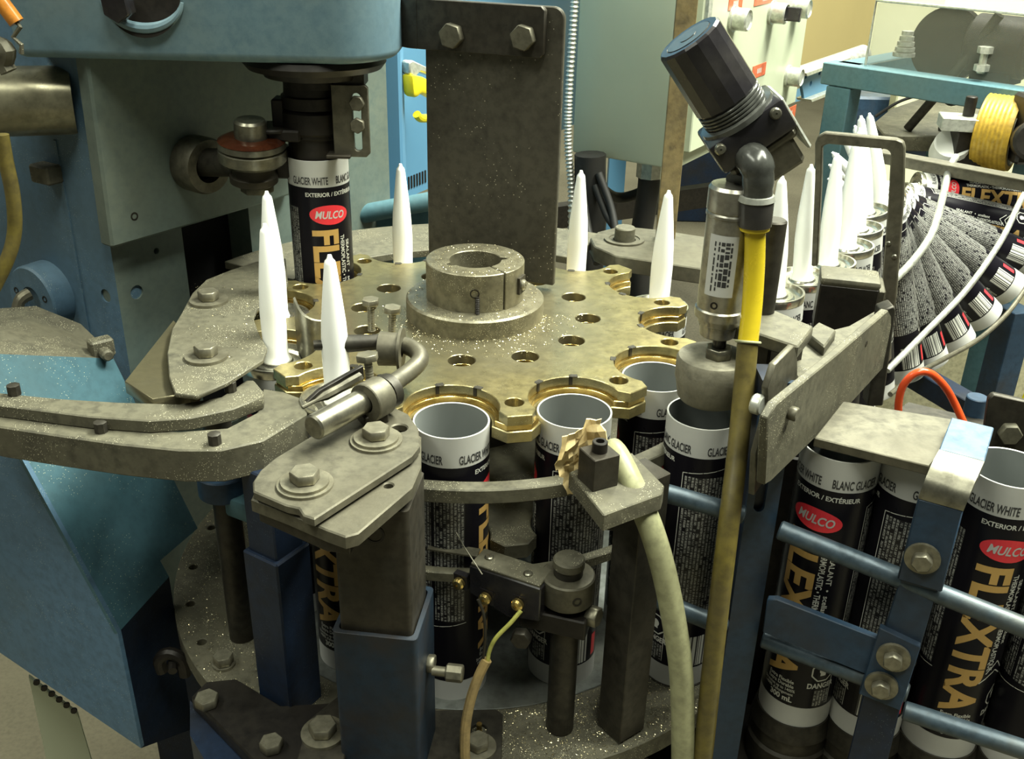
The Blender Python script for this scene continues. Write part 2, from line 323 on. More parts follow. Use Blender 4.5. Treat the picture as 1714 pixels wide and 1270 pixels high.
def line(p, q, w):
    d = Vector((q[0]-p[0], q[1]-p[1])); n = Vector((-d.y, d.x)).normalized()*w/2
    return ([(p[0]+n.x, p[1]+n.y), (p[0]-n.x, p[1]-n.y), (q[0]-n.x, q[1]-n.y), (q[0]+n.x, q[1]+n.y)], [(0, 1, 2, 3)])
def arc(d): return math.radians(d)*TR
TH = 21.5
TUBE = {}
def make_tube_meshes():
    def keep(k, me, m): me.materials.append(MT[m]); TUBE[k] = me
    def lm(k, prof, m, n=48): mb = MB(); mb.lathe(prof, n=n); keep(k, mb.mesh(k), m)
    lm('body', [(0, .6), (2.38, .6), (2.38, 0), (2.5, 0), (2.5, TH), (2.47, TH+.03), (2.38, TH)], 'paper_white')
    lm('inner_wall', [(2.385, TH-.02), (2.385, 4), (0, 4)], 'tube_inside')
    lm('sleeve', [(2.507, 1.75), (2.507, 19.35)], 'label_black')
    lm('metal_lid', [(2.52, TH-.55), (2.58, TH-.05), (2.54, TH+.12), (2.36, TH+.12), (2.25, TH-.32), (1.75, TH-.38), (1.6, TH-.2), (1.2, TH-.2), (1.1, TH-.05), (0, TH-.05)], 'tin', 40)
    lm('nozzle', [(1.0, TH-.1), (.9, TH+.25), (.86, TH+.4), (.9, TH+3.6), (.8, TH+5.6), (.62, TH+7.4), (.38, TH+9.5), (.33, TH+9.7), (.2, TH+9.85), (.12, TH+10.1), (0, TH+10.1)], 'nozzle_white', 24)
    R1 = 2.518
    keep('brand_lettering', wrap([place2d(fit(textmb('FLEXTRA', 2.95, .105), 11.8), 0, 9.9, -math.pi/2)], R1, 'brand_lettering'), 'label_gold')
    keep('brand_oval', wrap([ell(.6, 17.05, 1.72, .82, -.06)], R1, 'brand_oval'), 'label_red')
    keep('oval_lettering', wrap([place2d(fit(textmb('MULCO', .88, .02, 1.05, .2), 2.5), .6, 17.02, -.06)], R1+.012, 'oval_lettering'), 'paper_white')
    band = []
    for k in (0, 1):
        o = arc(180*k); band += [place2d(fit(textmb('GLACIER WHITE', .86, .018), 3.05), o+arc(-22), 19.85), place2d(fit(textmb('BLANC GLACIER', .86, .018), 3.05), o+arc(64), 19.85)]
    keep('band_lettering', wrap(band, R1, 'band_lettering', 1.), 'ink')
    wl = [place2d(textmb('EXTERIOR / EXTÉRIEUR', .46, .012, .95), .9, 18.75), place2d(fit(textmb('THERMOPLASTIC • THERMOPLASTIQUE', .55, .01), 7.6), arc(36), 11.4, -math.pi/2), place2d(fit(textmb('SEALANT  •  scellant', .50, .008), 5.0), arc(49), 12.2, -math.pi/2),
          place2d(textmb('Extra Flexible', .42, .008, .85), .2, 3.8), place2d(textmb('Extra Durable', .42, .008, .85), .2, 3.42), place2d(textmb('Stretches up to 1400%', .34, .005, .8), .1, 3.05), place2d(textmb("1400% d'allongement", .34, .005, .8), .1, 2.72), place2d(textmb('300 mL', .62, .02, .9), .4, 2.25)]
    hx = [(arc(70)+.85*math.cos(math.pi/8+k*math.pi/4), 5.0+.85*math.sin(math.pi/8+k*math.pi/4)) for k in range(8)]
    wl += [line(hx[k], hx[(k+1) % 8], .10) for k in range(8)] + [ell(arc(70), 5.1, .3, .3, 0, 12), rect(arc(70)-.2, arc(70)+.2, 4.65, 4.85), place2d(textmb('DANGER', .62, .02, .8), arc(70), 3.75)]
    for dz, s in ((0, 1.), (.75, .7)): wl += [line((arc(50)-1.1*s, 6.6+dz), (arc(50), 7.5+dz), .08), line((arc(50), 7.5+dz), (arc(50)+1.1*s, 6.6+dz), .08)]
    a0, a1, a2 = arc(92), arc(176), arc(314)
    for p, q in (((a0-.1, 5.2), (a0-.1, 18.1)), ((a0-.1, 18.1), (a1, 18.6)), ((a1+.08, 5.9), (a1+.08, 18.6)), ((a1+.08, 5.9), (a2, 6.9)), ((arc(88), 2.0), (arc(88), 4.6))): wl.append(line(p, q, .05))
    keep('small_lettering', wrap(wl, R1, 'small_lettering', .5), 'label_print')
    keep('fine_print', wrap([rect(a0, a1-.12, 6.3, 17.9), rect(a1+.25, a1+3.6, 7.1, 18.1), rect(a1+3.85, a2-.1, 7.1, 17.6), rect(arc(60), arc(86), 1.95, 3.35)], R1, 'fine_print'), 'fine_print')
    keep('barcode_panel', wrap([rect(arc(112), arc(165), 1.9, 4.6)], R1, 'barcode_panel'), 'barcode')
    keep('red_patch', wrap([rect(arc(176), arc(188), 2.1, 4.0)], R1, 'red_patch'), 'label_red')
make_tube_meshes()
PRINTS = ['brand_lettering', 'brand_oval', 'oval_lettering', 'band_lettering', 'small_lettering', 'fine_print', 'barcode_panel', 'red_patch']
def caulk_tube(label, x, y, zb, rz, nozzle, group, tilt=0, prints=True, nozrot=0):
    kind = 'sealant_tube'
    o = bpy.data.objects.new(kind, None); COL.objects.link(o); o.empty_display_size = .02
    o.location = W((x, y, zb)); o['label'] = label; o['category'] = 'sealant tube'; o['group'] = group
    o.rotation_euler = (Matrix.Rotation(-math.radians(tilt), 3, 'Y') @ Matrix.Rotation(math.radians(rz), 3, 'Z')).to_euler()
    def ch(k, par):
        c = bpy.data.objects.new(k, TUBE[k]); COL.objects.link(c); c.parent = par; return c
    ch('body', o)
    if nozzle: ch('metal_lid', o); ch('nozzle', o)
    else: ch('inner_wall', o)
    s = ch('sleeve', o)
    if prints:
        for k in PRINTS: ch(k, s)
    return o
PH = -1.361
def pocket(k, r=15.9): a = PH+k*math.pi/6+math.pi/12; return r*math.cos(a), r*math.sin(a), a
GW = 'sealant tubes in the star wheel'
def facing(x, y): return math.degrees(math.atan2(CAM.y-y, CAM.x-x))
ZB = -22.5
for k, off, lab in ((11, 68, 'open white-rimmed sealant tube in the front brass pocket, beside the bolted clamp plate'), (0, -118, 'open white-rimmed sealant tube behind the crumpled masking tape'), (1, -118, 'open sealant tube in the brass pocket touching the round rubber pad')):
    x, y, a = pocket(k); caulk_tube(lab, x, y, ZB, facing(x, y)+off, False, GW)
for k, off, lab, dr in ((10, -42, 'nozzled sealant tube at front left, its nozzle crossed by the clamp rod', -.12), (9, -80, 'nozzled sealant tube at left between dark guard plate and brass tip, front of two', -.12), (8, -60, 'nozzled sealant tube at left, mostly hidden behind another white nozzle', -.12),
                   (6, 0, 'nozzled sealant tube left of the tall dark steel plate, in the far rim', -.1), (4, 0, 'nozzled sealant tube just right of the tall dark steel plate', -.1), (5, 0, 'nozzled sealant tube standing behind the tall dark steel plate', 0)):
    x, y, a = pocket(k, 15.9+dr); caulk_tube(lab, x, y, ZB + (.02 if k in (8, 9, 10) else -1.0), facing(x, y)+off, True, GW)
caulk_tube('nozzled sealant tube at the exit pocket left of the pneumatic cylinder', 15.4, 7.1, ZB-.9, 20, True, GW)
x, y, a = pocket(7); caulk_tube('raised sealant tube gripped under the dark spindle chuck', x, y, -11.4, facing(x, y)+4, False, GW)
GL = 'open tubes waiting in the front lane'
for (x, y), off, lab in (((15.9, -13.96), -112, 'open sealant tube directly under the round rubber pad'), ((24.0, -17.7), -32, 'open sealant tube under the flat steel bar, red oval and gold letters at its left'),
                         ((28.75, -18.8), -125, 'open sealant tube half hidden behind the upright blue bar'), ((33.5, -20.2), 14, 'open sealant tube at right showing its gold vertical brand letters'), ((38.4, -21.8), 60, 'open sealant tube cut off by the right picture edge')):
    caulk_tube(lab, x, y, ZB, facing(x, y)+off, False, GL)
GN = 'nozzled tubes leaving on the twisting chute'
ln = ['first nozzled tube of the outgoing lane, beside the pneumatic cylinder', 'second nozzled tube of the outgoing lane, left of the welded block', 'third nozzled tube of the outgoing lane, above the welded block', 'fourth nozzled tube of the outgoing lane, framed by the bent strap', 'fifth nozzled tube of the outgoing lane, behind the bent strap', 'sixth nozzled tube of the outgoing lane, where the tilting begins']
for i, (x, y, zz, tt) in enumerate(((26.7, 7.4, -22, 4), (30.1, 11.5, -22, 4), (33.5, 15.7, -22, 4), (36.9, 20.1, -21.8, 5), (40.4, 25.0, -21.4, 8), (44.1, 29.9, -20.8, 12))):
    caulk_tube(ln[i], x, y, zz, facing(x, y)+150, True, GN, tilt=tt)
FAN = [(1510, 626, 17), (1553, 604, 26), (1600, 572, 36), (1648, 530, 48), (1690, 483, 59), (1722, 436, 70), (1748, 388, 79), (1775, 340, 86)]
lf = ['slightly leaning printed tube at the near end of the fan', 'leaning printed tube, second from the near end of the fan', 'leaning printed tube, third from the near end of the fan', 'tilted printed tube with barcode showing, fourth in the fan', 'tilted printed tube with barcode showing, fifth in the fan', 'strongly tilted printed tube, sixth in the fan', 'almost lying printed tube, seventh in the fan', 'lying printed tube with gold letters at the top of the fan']
for j, (px, py_, t) in enumerate(FAN):
    B = Py(px, py_, 34.6+5.2*j); caulk_tube(lf[j], B.x, B.y, B.z, -90+(-125 if j < 6 else (-30 if j == 6 else 8)), True, GN, tilt=t)
# ---------------------------------------------------------------- setting
def plane(name, pts, m, kind='structure'):
    mb = MB(); mb.add(pts, [tuple(range(len(pts)))]); c = W(pts[0])
    o = bpy.data.objects.new(name, mb.mesh(name, W((0, 0, FLOOR)))); o.location = W((0, 0, FLOOR)); COL.objects.link(o); o.data.materials.append(m); o['kind'] = kind; return o
f = plane('floor', [(-500, -300, FLOOR), (700, -300, FLOOR), (700, 760, FLOOR), (-500, 760, FLOOR)], MT['concrete']); f['label'] = 'worn tan concrete shop floor'
w = MB(); w.box((100, 765, FLOOR+170), (1200, 10, 340)); w = solo('wall_back', w, MT['wall_cream'], 'cream painted back wall of the workshop', None, kind='structure')
# ---------------------------------------------------------------- star wheel
def star_outline(rtip, pr, pc=15.9, n=18, grow=0.):
    out = []
    for k in range(12):
        a = PH+k*math.pi/6; b = a+math.pi/12
        hw = math.asin(min(.99, 1.62/rtip))
        out.append((rtip*math.cos(a-hw*.5), rtip*math.sin(a-hw*.5))); out.append((rtip*math.cos(a+hw*.5), rtip*math.sin(a+hw*.5)))
        cx, cy = pc*math.cos(b), pc*math.sin(b)
        # pocket arc from the tip side round the inside to the next tip
        amax = math.radians(96)
        for i in range(n+1):
            t = b+math.pi+amax-2*amax*i/n
            t = b+math.pi - amax + 2*amax*i/n
            q = (cx+pr*math.cos(t), cy+pr*math.sin(t)); out.append(q)
    # order points by polar angle in every pocket
    res = []
    i = 0
    for k in range(12):
        seg = out[k*(n+3):(k+1)*(n+3)]; res += seg[:2]; arcp = seg[2:]
        a = PH+k*math.pi/6
        first = Vector(arcp[0])-Vector(seg[1]); last = Vector(arcp[-1])-Vector(seg[1])
        res += arcp if first.length < last.length else arcp[::-1]
    return res
def circ(cx, cy, r, n=24): return [(cx+r*math.cos(2*math.pi*k/n), cy+r*math.sin(2*math.pi*k/n)) for k in range(n)]
wheel = root('star_wheel', 'brass star wheel with twelve pockets and a split steel hub', 'star wheel', (0, 0, -22.2))
hl = [circ(8.84*math.cos(-1.634+k*math.pi/6), 8.84*math.sin(-1.634+k*math.pi/6), .98) for k in range(12)]+[circ(15.4*math.cos(PH+k*math.pi/6), 15.4*math.sin(PH+k*math.pi/6), .64, 18) for k in range(12)]
for k in range(12):
    b = PH+k*math.pi/6+math.pi/12
    for s in (-.165, .165): pass
mb = MB(); mb.holes(star_outline(17.3, 3.12), hl, (0, 0, -.75), (1, 0, 0), (0, 1, 0), (0, 0, 1), .75, .05); part('top_plate', mb, MT['brass'], wheel)
mb = MB(); mb.holes(star_outline(17.15, 2.86), hl, (0, 0, -1.15), (1, 0, 0), (0, 1, 0), (0, 0, 1), .42, .03); part('pocket_ring', mb, MT['brass_bright'], wheel)
mb = MB(); mb.holes(star_outline(17.3, 2.66), hl, (0, 0, -2.0), (1, 0, 0), (0, 1, 0), (0, 0, 1), .85, .06); part('lower_plate', mb, MT['brass'], wheel)
for k in range(12):                                     # two small clip notches at the back of every pocket
    x, y, b = pocket(k)
    for s in (-.42, .42):
        a = b+math.pi+s; p = V(x+3.2*math.cos(a), y+3.2*math.sin(a), .0); u = V(math.cos(a), math.sin(a), 0)
        inst('clip', 'clip', lambda q: (q.box((0, 0, -.30), (.26, .30, .66)), q.box((.22, 0, .02), (.5, .42, .06))), MT['steel_dark'], wheel, p, (0, 0, 1), math.atan2(u.y, u.x)-math.pi/2 + math.pi/2, bev=.02)
mb = MB(); mb.holes(star_outline(17.3, 2.66), [], (0, 0, -11.1), (1, 0, 0), (0, 1, 0), (0, 0, 1), 1.2, .08); part('lower_star', mb, MT['steel_dusty'], wheel, label='dull steel lower star plate')
mb = MB(); mb.cyl((0, 0, -22.3), (0, 0, -.5), 4.2, n=40); part('shaft', mb, MT['steel_dark'], wheel)
mb = MB(); mb.lathe([(0, 0), (5.35, 0), (5.35, 1.35), (5.2, 1.5), (2.0, 1.5)], (0, 0, .0), n=72); hf = part('hub_flange', mb, MT['steel_hub'], wheel, label='grey steel hub flange sprinkled with brass chips')
# split collar: bore with two keyways, a saw cut and a clamping screw
oc = []; cut = math.radians(-52)
for k in range(73):
    a = cut+math.radians(1.0)+(2*math.pi-math.radians(2.0))*k/72; oc.append((3.78*math.cos(a), 3.78*math.sin(a)))
ic = []
for k in range(73):
    a = cut-math.radians(2.0)-(2*math.pi-math.radians(4.0))*k/72; d = math.degrees(a) % 360
    r = 2.45 if (abs(d-10) < 9 or abs(d-215) < 9) else 1.98
    ic.append((r*math.cos(a), r*math.sin(a)))
mb = MB(); mb.prism(oc+ic, (0, 0, 1.45), (1, 0, 0), (0, 1, 0), (0, 0, 1), 3.0); hc = part('hub_collar', mb, MT['steel_hub'], wheel, bev=.06, sharp=28, label='split steel clamp collar with keyways')
mb = MB(); mb.cyl((0, 0, 1.4), (0, 0, 2.6), 1.95, n=30); part('bore_floor', mb, MT['steel_dark'], hc)
for a, z, r in ((-88, 3.05, .34),):
    p = V(3.79*math.cos(math.radians(a)), 3.79*math.sin(math.radians(a)), z); inst('set_screw_hole', 'ssh', lambda q: q.lathe([(.34, -.3), (.36, .02), (.28, .02), (.26, -.28), (0, -.28)], n=16), MT['steel_black'], hc, p, (math.cos(math.radians(a)), math.sin(math.radians(a)), 0))
mb = MB(); p = V(.35, -3.98, 1.52)
for k in range(9): mb.lathe([(.14, 0), (.19, .07), (.14, .14)], p+V(0, 0, k*.14), n=10)
mb.cyl(p, p+V(0, 0, 1.35), .13, n=10); part('thread_stud', mb, MT['steel_black'], hc)
a = math.radians(-22); mb = MB(); mb.box((3.6*math.cos(a), 3.6*math.sin(a), 3.0), (.7, 1.1, 1.3), Matrix.Rotation(a, 3, 'Z')); part('screw_pocket', mb, MT['steel_dark'], hc)
screw(hc, V(3.9*math.cos(a), 3.9*math.sin(a), 3.0), (math.cos(a), math.sin(a), 0), .42, .3, MT['bolt'])
# ---------------------------------------------------------------- base disc
base = root('base_disc', 'dusty round steel base disc on a dark pedestal under the tubes', 'machine base', (0, 0, FLOOR))
bh = [circ(24.0*math.cos(math.radians(a)), 24.0*math.sin(math.radians(a)), .38, 14) for a in (188, 200, 212, 174, 160)]
mb = MB(); mb.holes(circ(0, 0, 25.3, 96), bh, (0, 0, -24.2), (1, 0, 0), (0, 1, 0), (0, 0, 1), 1.6, .06); part('disc', mb, MT['steel_dusty'], base)
mb = MB(); mb.cyl((0, 0, -22.6), (0, 0, ZB), 19.3, n=72, ch=.06); part('wear_ring', mb, MT['wear_sheen_steel'], base)
mb = MB(); mb.cyl((0, 0, FLOOR), (0, 0, -24.2), 17, n=48); part('pedestal', mb, MT['paint_navy'], base)
p = Pz(375, 1112, -22.6); bolt(base, (p.x, p.y, -22.6), r=.78, h=.75, wr=.85)
# guide rails hugging the tubes
def ringrail(name, r0, r1, z0, z1, a0, a1, m, label):
    n = 40; A = [math.radians(a0+(a1-a0)*k/n) for k in range(n+1)]
    mb = MB(); mb.prism([(r1*math.cos(a), r1*math.sin(a)) for a in A]+[(r0*math.cos(a), r0*math.sin(a)) for a in A[::-1]], (0, 0, z0), (1, 0, 0), (0, 1, 0), (0, 0, 1), z1-z0)
    return solo(name, mb, m, label, 'guide rail', bev=.08)
ringrail('guide_rail', 18.6, 19.7, -4.95, -3.9, -104, -37, MT['steel_dusty'], 'curved steel guide rail round the upper half of the front tubes')
ringrail('guide_rail', 18.6, 19.3, -11.4, -10.6, -100, -52, MT['steel_dusty'], 'thinner curved guide rail low across the front tubes')
# ---------------------------------------------------------------- front square post with arm, block, tape
post = root('guide_post', 'dark square steel post carrying the guide arm and drilled block', 'post', (11.2, -20.6, ZB))
R45 = Matrix.Rotation(math.radians(38), 3, 'Z')
mb = MB(); mb.box((11.2, -20.6, -12.0), (2.3, 2.3, 20.8), R45); part('upright', mb, MT['steel_dark'], post, bev=.06)
mb = MB(); mb.slab(zp(-1.4, [(952, 790), (1010, 862), (1108, 826), (1112, 812), (1058, 757), (1000, 770)]), -1.4, 1.15); part('arm_plate', mb, MT['steel_dusty'], post, bev=.07)
A = Pz(962, 800, -2.3); mb = MB(); mb.box((8.6, -18.6, -2.75), (4.0, 1.6, .9), Matrix.Rotation(math.radians(35), 3, 'Z')); part('rail_bracket', mb, MT['steel_dark'], post, bev=.06)
c = Pz(1000, 806, -1.4); Rb = Matrix.Rotation(math.radians(28), 3, 'Z')
mb = MB(); mb.box((c.x, c.y, -.35), (1.75, 1.75, 2.1), Rb); part('block', mb, MT['steel_dark'], post, bev=.05, label='small dark steel block')
inst('socket_screw', 'soc', lambda q: q.lathe([(0, 0), (.46, 0), (.46, .62), (.42, .66), (.26, .66), (.26, .3), (0, .3)], n=20), MT['steel_black'], post, V(c.x, c.y, .7))
# crumpled masking tape
mb = MB(); rows, cols = 12, 10; rnd = random.Random(5)
c0 = Py(973, 768, -20.9)
vs = []
for i in range(rows):
    for j in range(cols):
        u = j/(cols-1)-.5; v = i/(rows-1)-.5
        w_ = 1-.35*abs(v+.1)*2
        vs.append(c0+V(u*3.1*w_+v*.35+rnd.uniform(-.10, .10), -.4+math.cos(u*5+v*3)*.5+rnd.uniform(-.22, .22), -v*4.7+u*1.2*(1 if v < 0 else .2)+rnd.uniform(-.12, .12)))
fs = [(i*cols+j, i*cols+j+1, (i+1)*cols+j+1, (i+1)*cols+j) for i in range(rows-1) for j in range(cols-1)]
nv = len(vs); vs2 = vs+[q+V(.03, .12, 0) for q in vs]; fs2 = fs+[tuple(nv+i for i in f[::-1]) for f in fs]
bd = [j for j in range(cols)]+[i*cols+cols-1 for i in range(1, rows)]+[(rows-1)*cols+j for j in range(cols-2, -1, -1)]+[i*cols for i in range(rows-2, 0, -1)]
fs2 += [(bd[k], bd[(k+1) % len(bd)], nv+bd[(k+1) % len(bd)], nv+bd[k]) for k in range(len(bd))]
mb.add(vs2, fs2); solo('masking_tape', mb, MT['masking_tape'], 'crumpled tan masking tape stuck on the guide arm beside the block', 'tape', sharp=12)
# beige air hose
H = [Py(1024, 752, -20.0), Py(1036, 768, -21.0), Py(1062, 820, -22.4), Py(1090, 885, -23.4), Py(1112, 960, -23.9), Py(1130, 1050, -24.1), Py(1141, 1140, -24.2), Py(1143, 1270, -24.4), Py(1140, 1420, -24.4), Py(1120, 1650, -24)]
mb = MB(); mb.tube(H, .76, 18, smooth=8); solo('air_hose', mb, MT['hose_beige'], 'pale beige plastic hose hanging from the guide arm', 'hose')
# ---------------------------------------------------------------- limit switch on its rod
rod = root('switch_post', 'round steel post with a split collar clamp holding the limit switch', 'post', (6.95, -20.6, -22.6))
mb = MB(); mb.cyl((6.95, -20.6, -22.6), (6.95, -20.6, -8.6), .95, n=28, ch=.08); part('round_bar', mb, MT['steel_dark'], rod)
mb = MB(); mb.lathe([(.95, -11.3), (1.7, -11.3), (1.75, -11.2), (1.75, -9.5), (1.65, -9.4), (.95, -9.4)], (6.95, -20.6, 0), n=36); part('collar', mb, MT['steel'], rod)
mb = MB(); mb.cyl((6.95, -20.6, -8.9), (6.95, -20.6, -8.2), 1.02, n=28, ch=.1); part('cap', mb, MT['steel_dusty'], rod)
inst('set_screw_hole', 'ssh2', lambda q: q.lathe([(.3, -.2), (.32, .02), (.22, .02), (.2, -.18), (0, -.18)], n=14), MT['steel_black'], rod, V(7.5, -22.27, -10.4), (.33, -.95, 0))
mb = MB(); mb.box((6.3, -20.8, -12.6), (4.4, 2.2, 1.5), Matrix.Rotation(-.3, 3, 'Z')); part('clamp_block', mb, MT['steel_black'], rod, bev=.1)
bolt(rod, (8.3, -21.3, -12.1), (.85, -.5, .05), r=.72, h=.8); bolt(rod, (4.1, -22.0, -13.3), (-.2, -.95, 0), r=.7, h=.7, m=MT['steel_dark'])
sw = root('limit_switch', 'black limit switch with three brass terminal screws and dusty top', 'switch', (2.8, -21.5, -12.5))
q0, q1, q2 = Pz(785, 946, -9.6), Pz(905, 986, -9.6), Pz(798, 935, -9.6)
ux = (q1-q0); ux.z = 0; Lx = ux.length; ux.normalize(); nx = V(ux.y, -ux.x, 0)
if nx.dot(CAM-q0) < 0: nx = -nx
o_ = q0+nx*0
mb = MB(); mb.prism([(0, 0), (Lx, 0), (Lx, -2.6), (Lx*.55, -3.1), (0, -2.2)], o_-nx*2.0, ux, V(0, 0, 1), nx, 2.0); part('housing', mb, MT['plastic_black'], sw, bev=.08)
mb = MB(); mb.prism([(.1, 0), (Lx-.1, 0), (Lx-.1, .22), (.1, .22)], o_-nx*1.9, ux, V(0, 0, 1), nx, 1.85); part('dusty_cover', mb, MT['steel_dusty'], sw, bev=.05)
for a, h in ((.9, 1.1), (3.9, .75)): screw(sw, o_+ux*a-nx*h+V(0, 0, .22), (0, 0, 1), .3, .16, MT['steel_bright'])
for px, py_ in ((770, 974), (814, 999), (868, 1009)):
    pl = VP((o_+nx*.05)[:2], ux[:2]); q = pl.pt(px, py_); screw(sw, q+nx*.1, nx, .42, .34, MT['brass_bright'])
    inst('terminal', 'term', lambda q_: q_.box((0, 0, -.25), (1.0, 1.1, .5)), MT['plastic_black'], sw, q+nx*.0, nx)
mb = MB(); mb.box(o_+ux*(-1.6)-nx*.8+V(0, 0, .2), (3.4, .9, .12), Matrix.Rotation(math.atan2(ux.y, ux.x)+.25, 3, 'Z')); part('lever_arm', mb, MT['steel'], sw)
mb = MB(); mb.tube([o_+V(.9, -1.2, .2), o_+V(-.4, .5, 1.2), o_+V(-.9, 1.2, 1.7)], .05, 6); part('whisker', mb, MT['steel'], sw)
Yw = -22.8
mb = MB(); mb.tube([Py(872, 1022, Yw), Py(855, 1042, Yw-.3), Py(830, 1068, Yw-.5), Py(819, 1090, Yw-.5), Py(816, 1110, Yw-.5)], .14, 8, smooth=6); part('yellow_wire', mb, MT['wire_yellow'], sw, label='yellow wire')
mb = MB(); mb.tube([Py(800, 1003, Yw), Py(810, 1030, Yw-.2), Py(812, 1070, Yw-.4), Py(808, 1105, Yw-.5)], .1, 8, smooth=6); part('grey_wire', mb, MT['steel_dark'], sw)
mb = MB(); mb.tube([Py(815, 1104, Yw-.5), Py(802, 1130, Yw-.7), Py(788, 1170, Yw-1), Py(779, 1220, Yw-1.3), Py(779, 1275, Yw-1.6), Py(785, 1330, Yw-1.8), Py(800, 1450, Yw-2)], .34, 10, smooth=6); part('cable_sheath', mb, MT['wire_tan'], sw, label='tan cable')
# ---------------------------------------------------------------- left posts
pl_ = root('corner_post', 'slim dark blue square post with a narrower inner tube, left of the wide post', 'post', (-12.2, -18.9, ZB))
RL = Matrix.Rotation(math.radians(-32), 3, 'Z')
mb = MB(); mb.box((-12.2, -18.7, -15.9), (3.1, 3.1, 13.4), RL); part('outer_tube', mb, MT['paint_navy'], pl_, bev=.12)
mb = MB(); mb.box((-12.2, -18.7, -6.3), (2.5, 2.5, 6.6), RL); part('inner_tube', mb, MT['paint_navy'], pl_, bev=.1)
pm = root('wide_post', 'wide telescoping square post, dark steel above and rusty blue below', 'post', (-4.55, -23.5, -34))
RM = Matrix.Rotation(math.radians(-7), 3, 'Z')
mb = MB(); sq = lambda h, r=.35, n=4: [(sx*(h-r)+r*math.cos(t), sy*(h-r)+r*math.sin(t)) for sx, sy, t0 in ((1, 1, 0), (-1, 1, 90), (-1, -1, 180), (1, -1, 270)) for t in [math.radians(t0+90*k/n) for k in range(n+1)]]
ux_, uy_ = RM@V(1, 0, 0), RM@V(0, 1, 0)
mb.holes(sq(2.62), [sq(2.3)], (-4.55, -23.3, -40), ux_, uy_, (0, 0, 1), 29.6, .03); part('outer_tube', mb, MT['paint_post'], pm)
mb = MB(); mb.prism(sq(2.22, .3), (-4.55, -23.3, -40), ux_, uy_, (0, 0, 1), 38.4); part('inner_tube', mb, MT['steel_dark'], pm)
mb = MB(); q = V(-4.55, -23.3, -3.3)-uy_*2.24+ux_*.2; mb.lathe([(.55, -.1), (.62, .02), (.48, .02), (.45, -.08), (0, -.08)], q, -uy_, 20); part('bolt_hole', mb, MT['steel_black'], pm)
b = bolt(pm, V(-4.55, -23.3, -14.6)+ux_*2.6+uy_*.2, ux_, r=.62, h=.5, shank=0)
mb = MB(); c = V(-4.55, -23.3, -14.8)+ux_*3.0+uy_*-.2; mb.cyl(c, c+ux_*1.0, .32, n=14); mb.cyl(c+ux_*.9, c+ux_*2.0, .58, n=8, ch=.08); part('lock_screw', mb, MT['bolt'], pm, label='pale metal locking screw')
# lower left base bracket with bolts
bb = root('foot_bracket', 'dark steel foot bracket with slots bolted to the base disc', 'bracket', (-10, -25, -25))
mb = MB(); mb.slab(zp(-21.2, [(320, 1165), (345, 1140), (395, 1135), (470, 1180), (560, 1175), (600, 1330), (560, 1440), (480, 1330)]), -21.2, 1.2); part('foot_plate', mb, MT['steel_black'], bb, bev=.1)
mb = MB(); mb.slab(zp(-22.4, [(318, 1172), (480, 1340), (560, 1450), (520, 1500), (430, 1420), (318, 1230)]), -22.4, 7); part('side_web', mb, MT['paint_navy'], bb)
mb = MB(); mb.slab(zp(-20.4, [(515, 1205), (570, 1160), (600, 1180), (560, 1330), (480, 1330)]), -20.4, .7); part('slotted_strap', mb, MT['steel_dark'], bb, bev=.08)
for px, py_, z, r, wr in ((347, 1178, -21.2, .85, 0), (455, 1252, -21.2, .8, 0), (541, 1228, -20.4, .95, 1.45)):
    q = Pz(px, py_, z); bolt(bb, (q.x, q.y, z), r=r, h=.7, wr=wr)
fp = root('foot_plate', 'dark steel foot plate with slotted bolt right of the wide post', 'bracket', (1, -25, -22.6))
z = -22.3; ol = zp(z, [(718, 1188), (830, 1186), (842, 1195), (835, 1400), (700, 1400)]); hc_ = Pz(802, 1220, z)
mb = MB(); mb.holes(ol, [circ(hc_.x, hc_.y, .55, 16)], (0, 0, z-.5), (1, 0, 0), (0, 1, 0), (0, 0, 1), .5, .05); part('plate', mb, MT['steel_dark'], fp)
q = Pz(800, 1252, z); bolt(fp, (q.x, q.y, z), r=.8, h=.7, wr=1.25)
mb = MB(); mb.cyl((hc_.x, hc_.y, z-.4), (hc_.x, hc_.y, z+.5), .2, n=10); part('brass_stud', mb, MT['brass_bright'], fp)
# ---------------------------------------------------------------- clamp plate with rods
cp = root('clamp_plate', 'grey steel clamp plate with two washered bolts above the wide post', 'plate', (-6, -23, -1.6))
top = zp(.4, [(423, 806), (436, 786), (460, 766), (518, 731), (590, 700), (640, 684), (660, 681), (683, 692), (700, 716), (703, 745), (690, 762), (526, 868), (508, 862), (500, 850), (478, 845), (424, 822)])
s0, s1 = Pz(655, 722, .4), Pz(668, 716, .4)
mb = MB(); mb.holes(top, [circ(s1.x, s1.y, .5, 14)], (0, 0, -.15), (1, 0, 0), (0, 1, 0), (0, 0, 1), .55, .08); part('upper_plate', mb, MT['steel'], cp)
q = Pz(650, 812, -.3)
mb = MB(); mb.holes(zp(-.3, [(420, 835), (430, 815), (520, 740), (650, 690), (705, 730), (705, 780), (690, 815), (600, 892), (578, 898), (545, 886), (480, 858)]), [circ(q.x, q.y, .28, 12)], (0, 0, -1.15), (1, 0, 0), (0, 1, 0), (0, 0, 1), .85, .08); part('lower_plate', mb, MT['steel'], cp)
mb = MB(); mb.slab(zp(-1.15, [(432, 850), (545, 900), (585, 905), (600, 880), (560, 800), (470, 790)]), -1.15, .9); part('packing_bar', mb, MT['steel_dark'], cp, bev=.06)
for px, py_ in ((511, 812), (630, 738)): q = Pz(px, py_, .4); bolt(cp, (q.x, q.y, .4), r=.85, h=.62, wr=1.55, double=True, rot=.3)
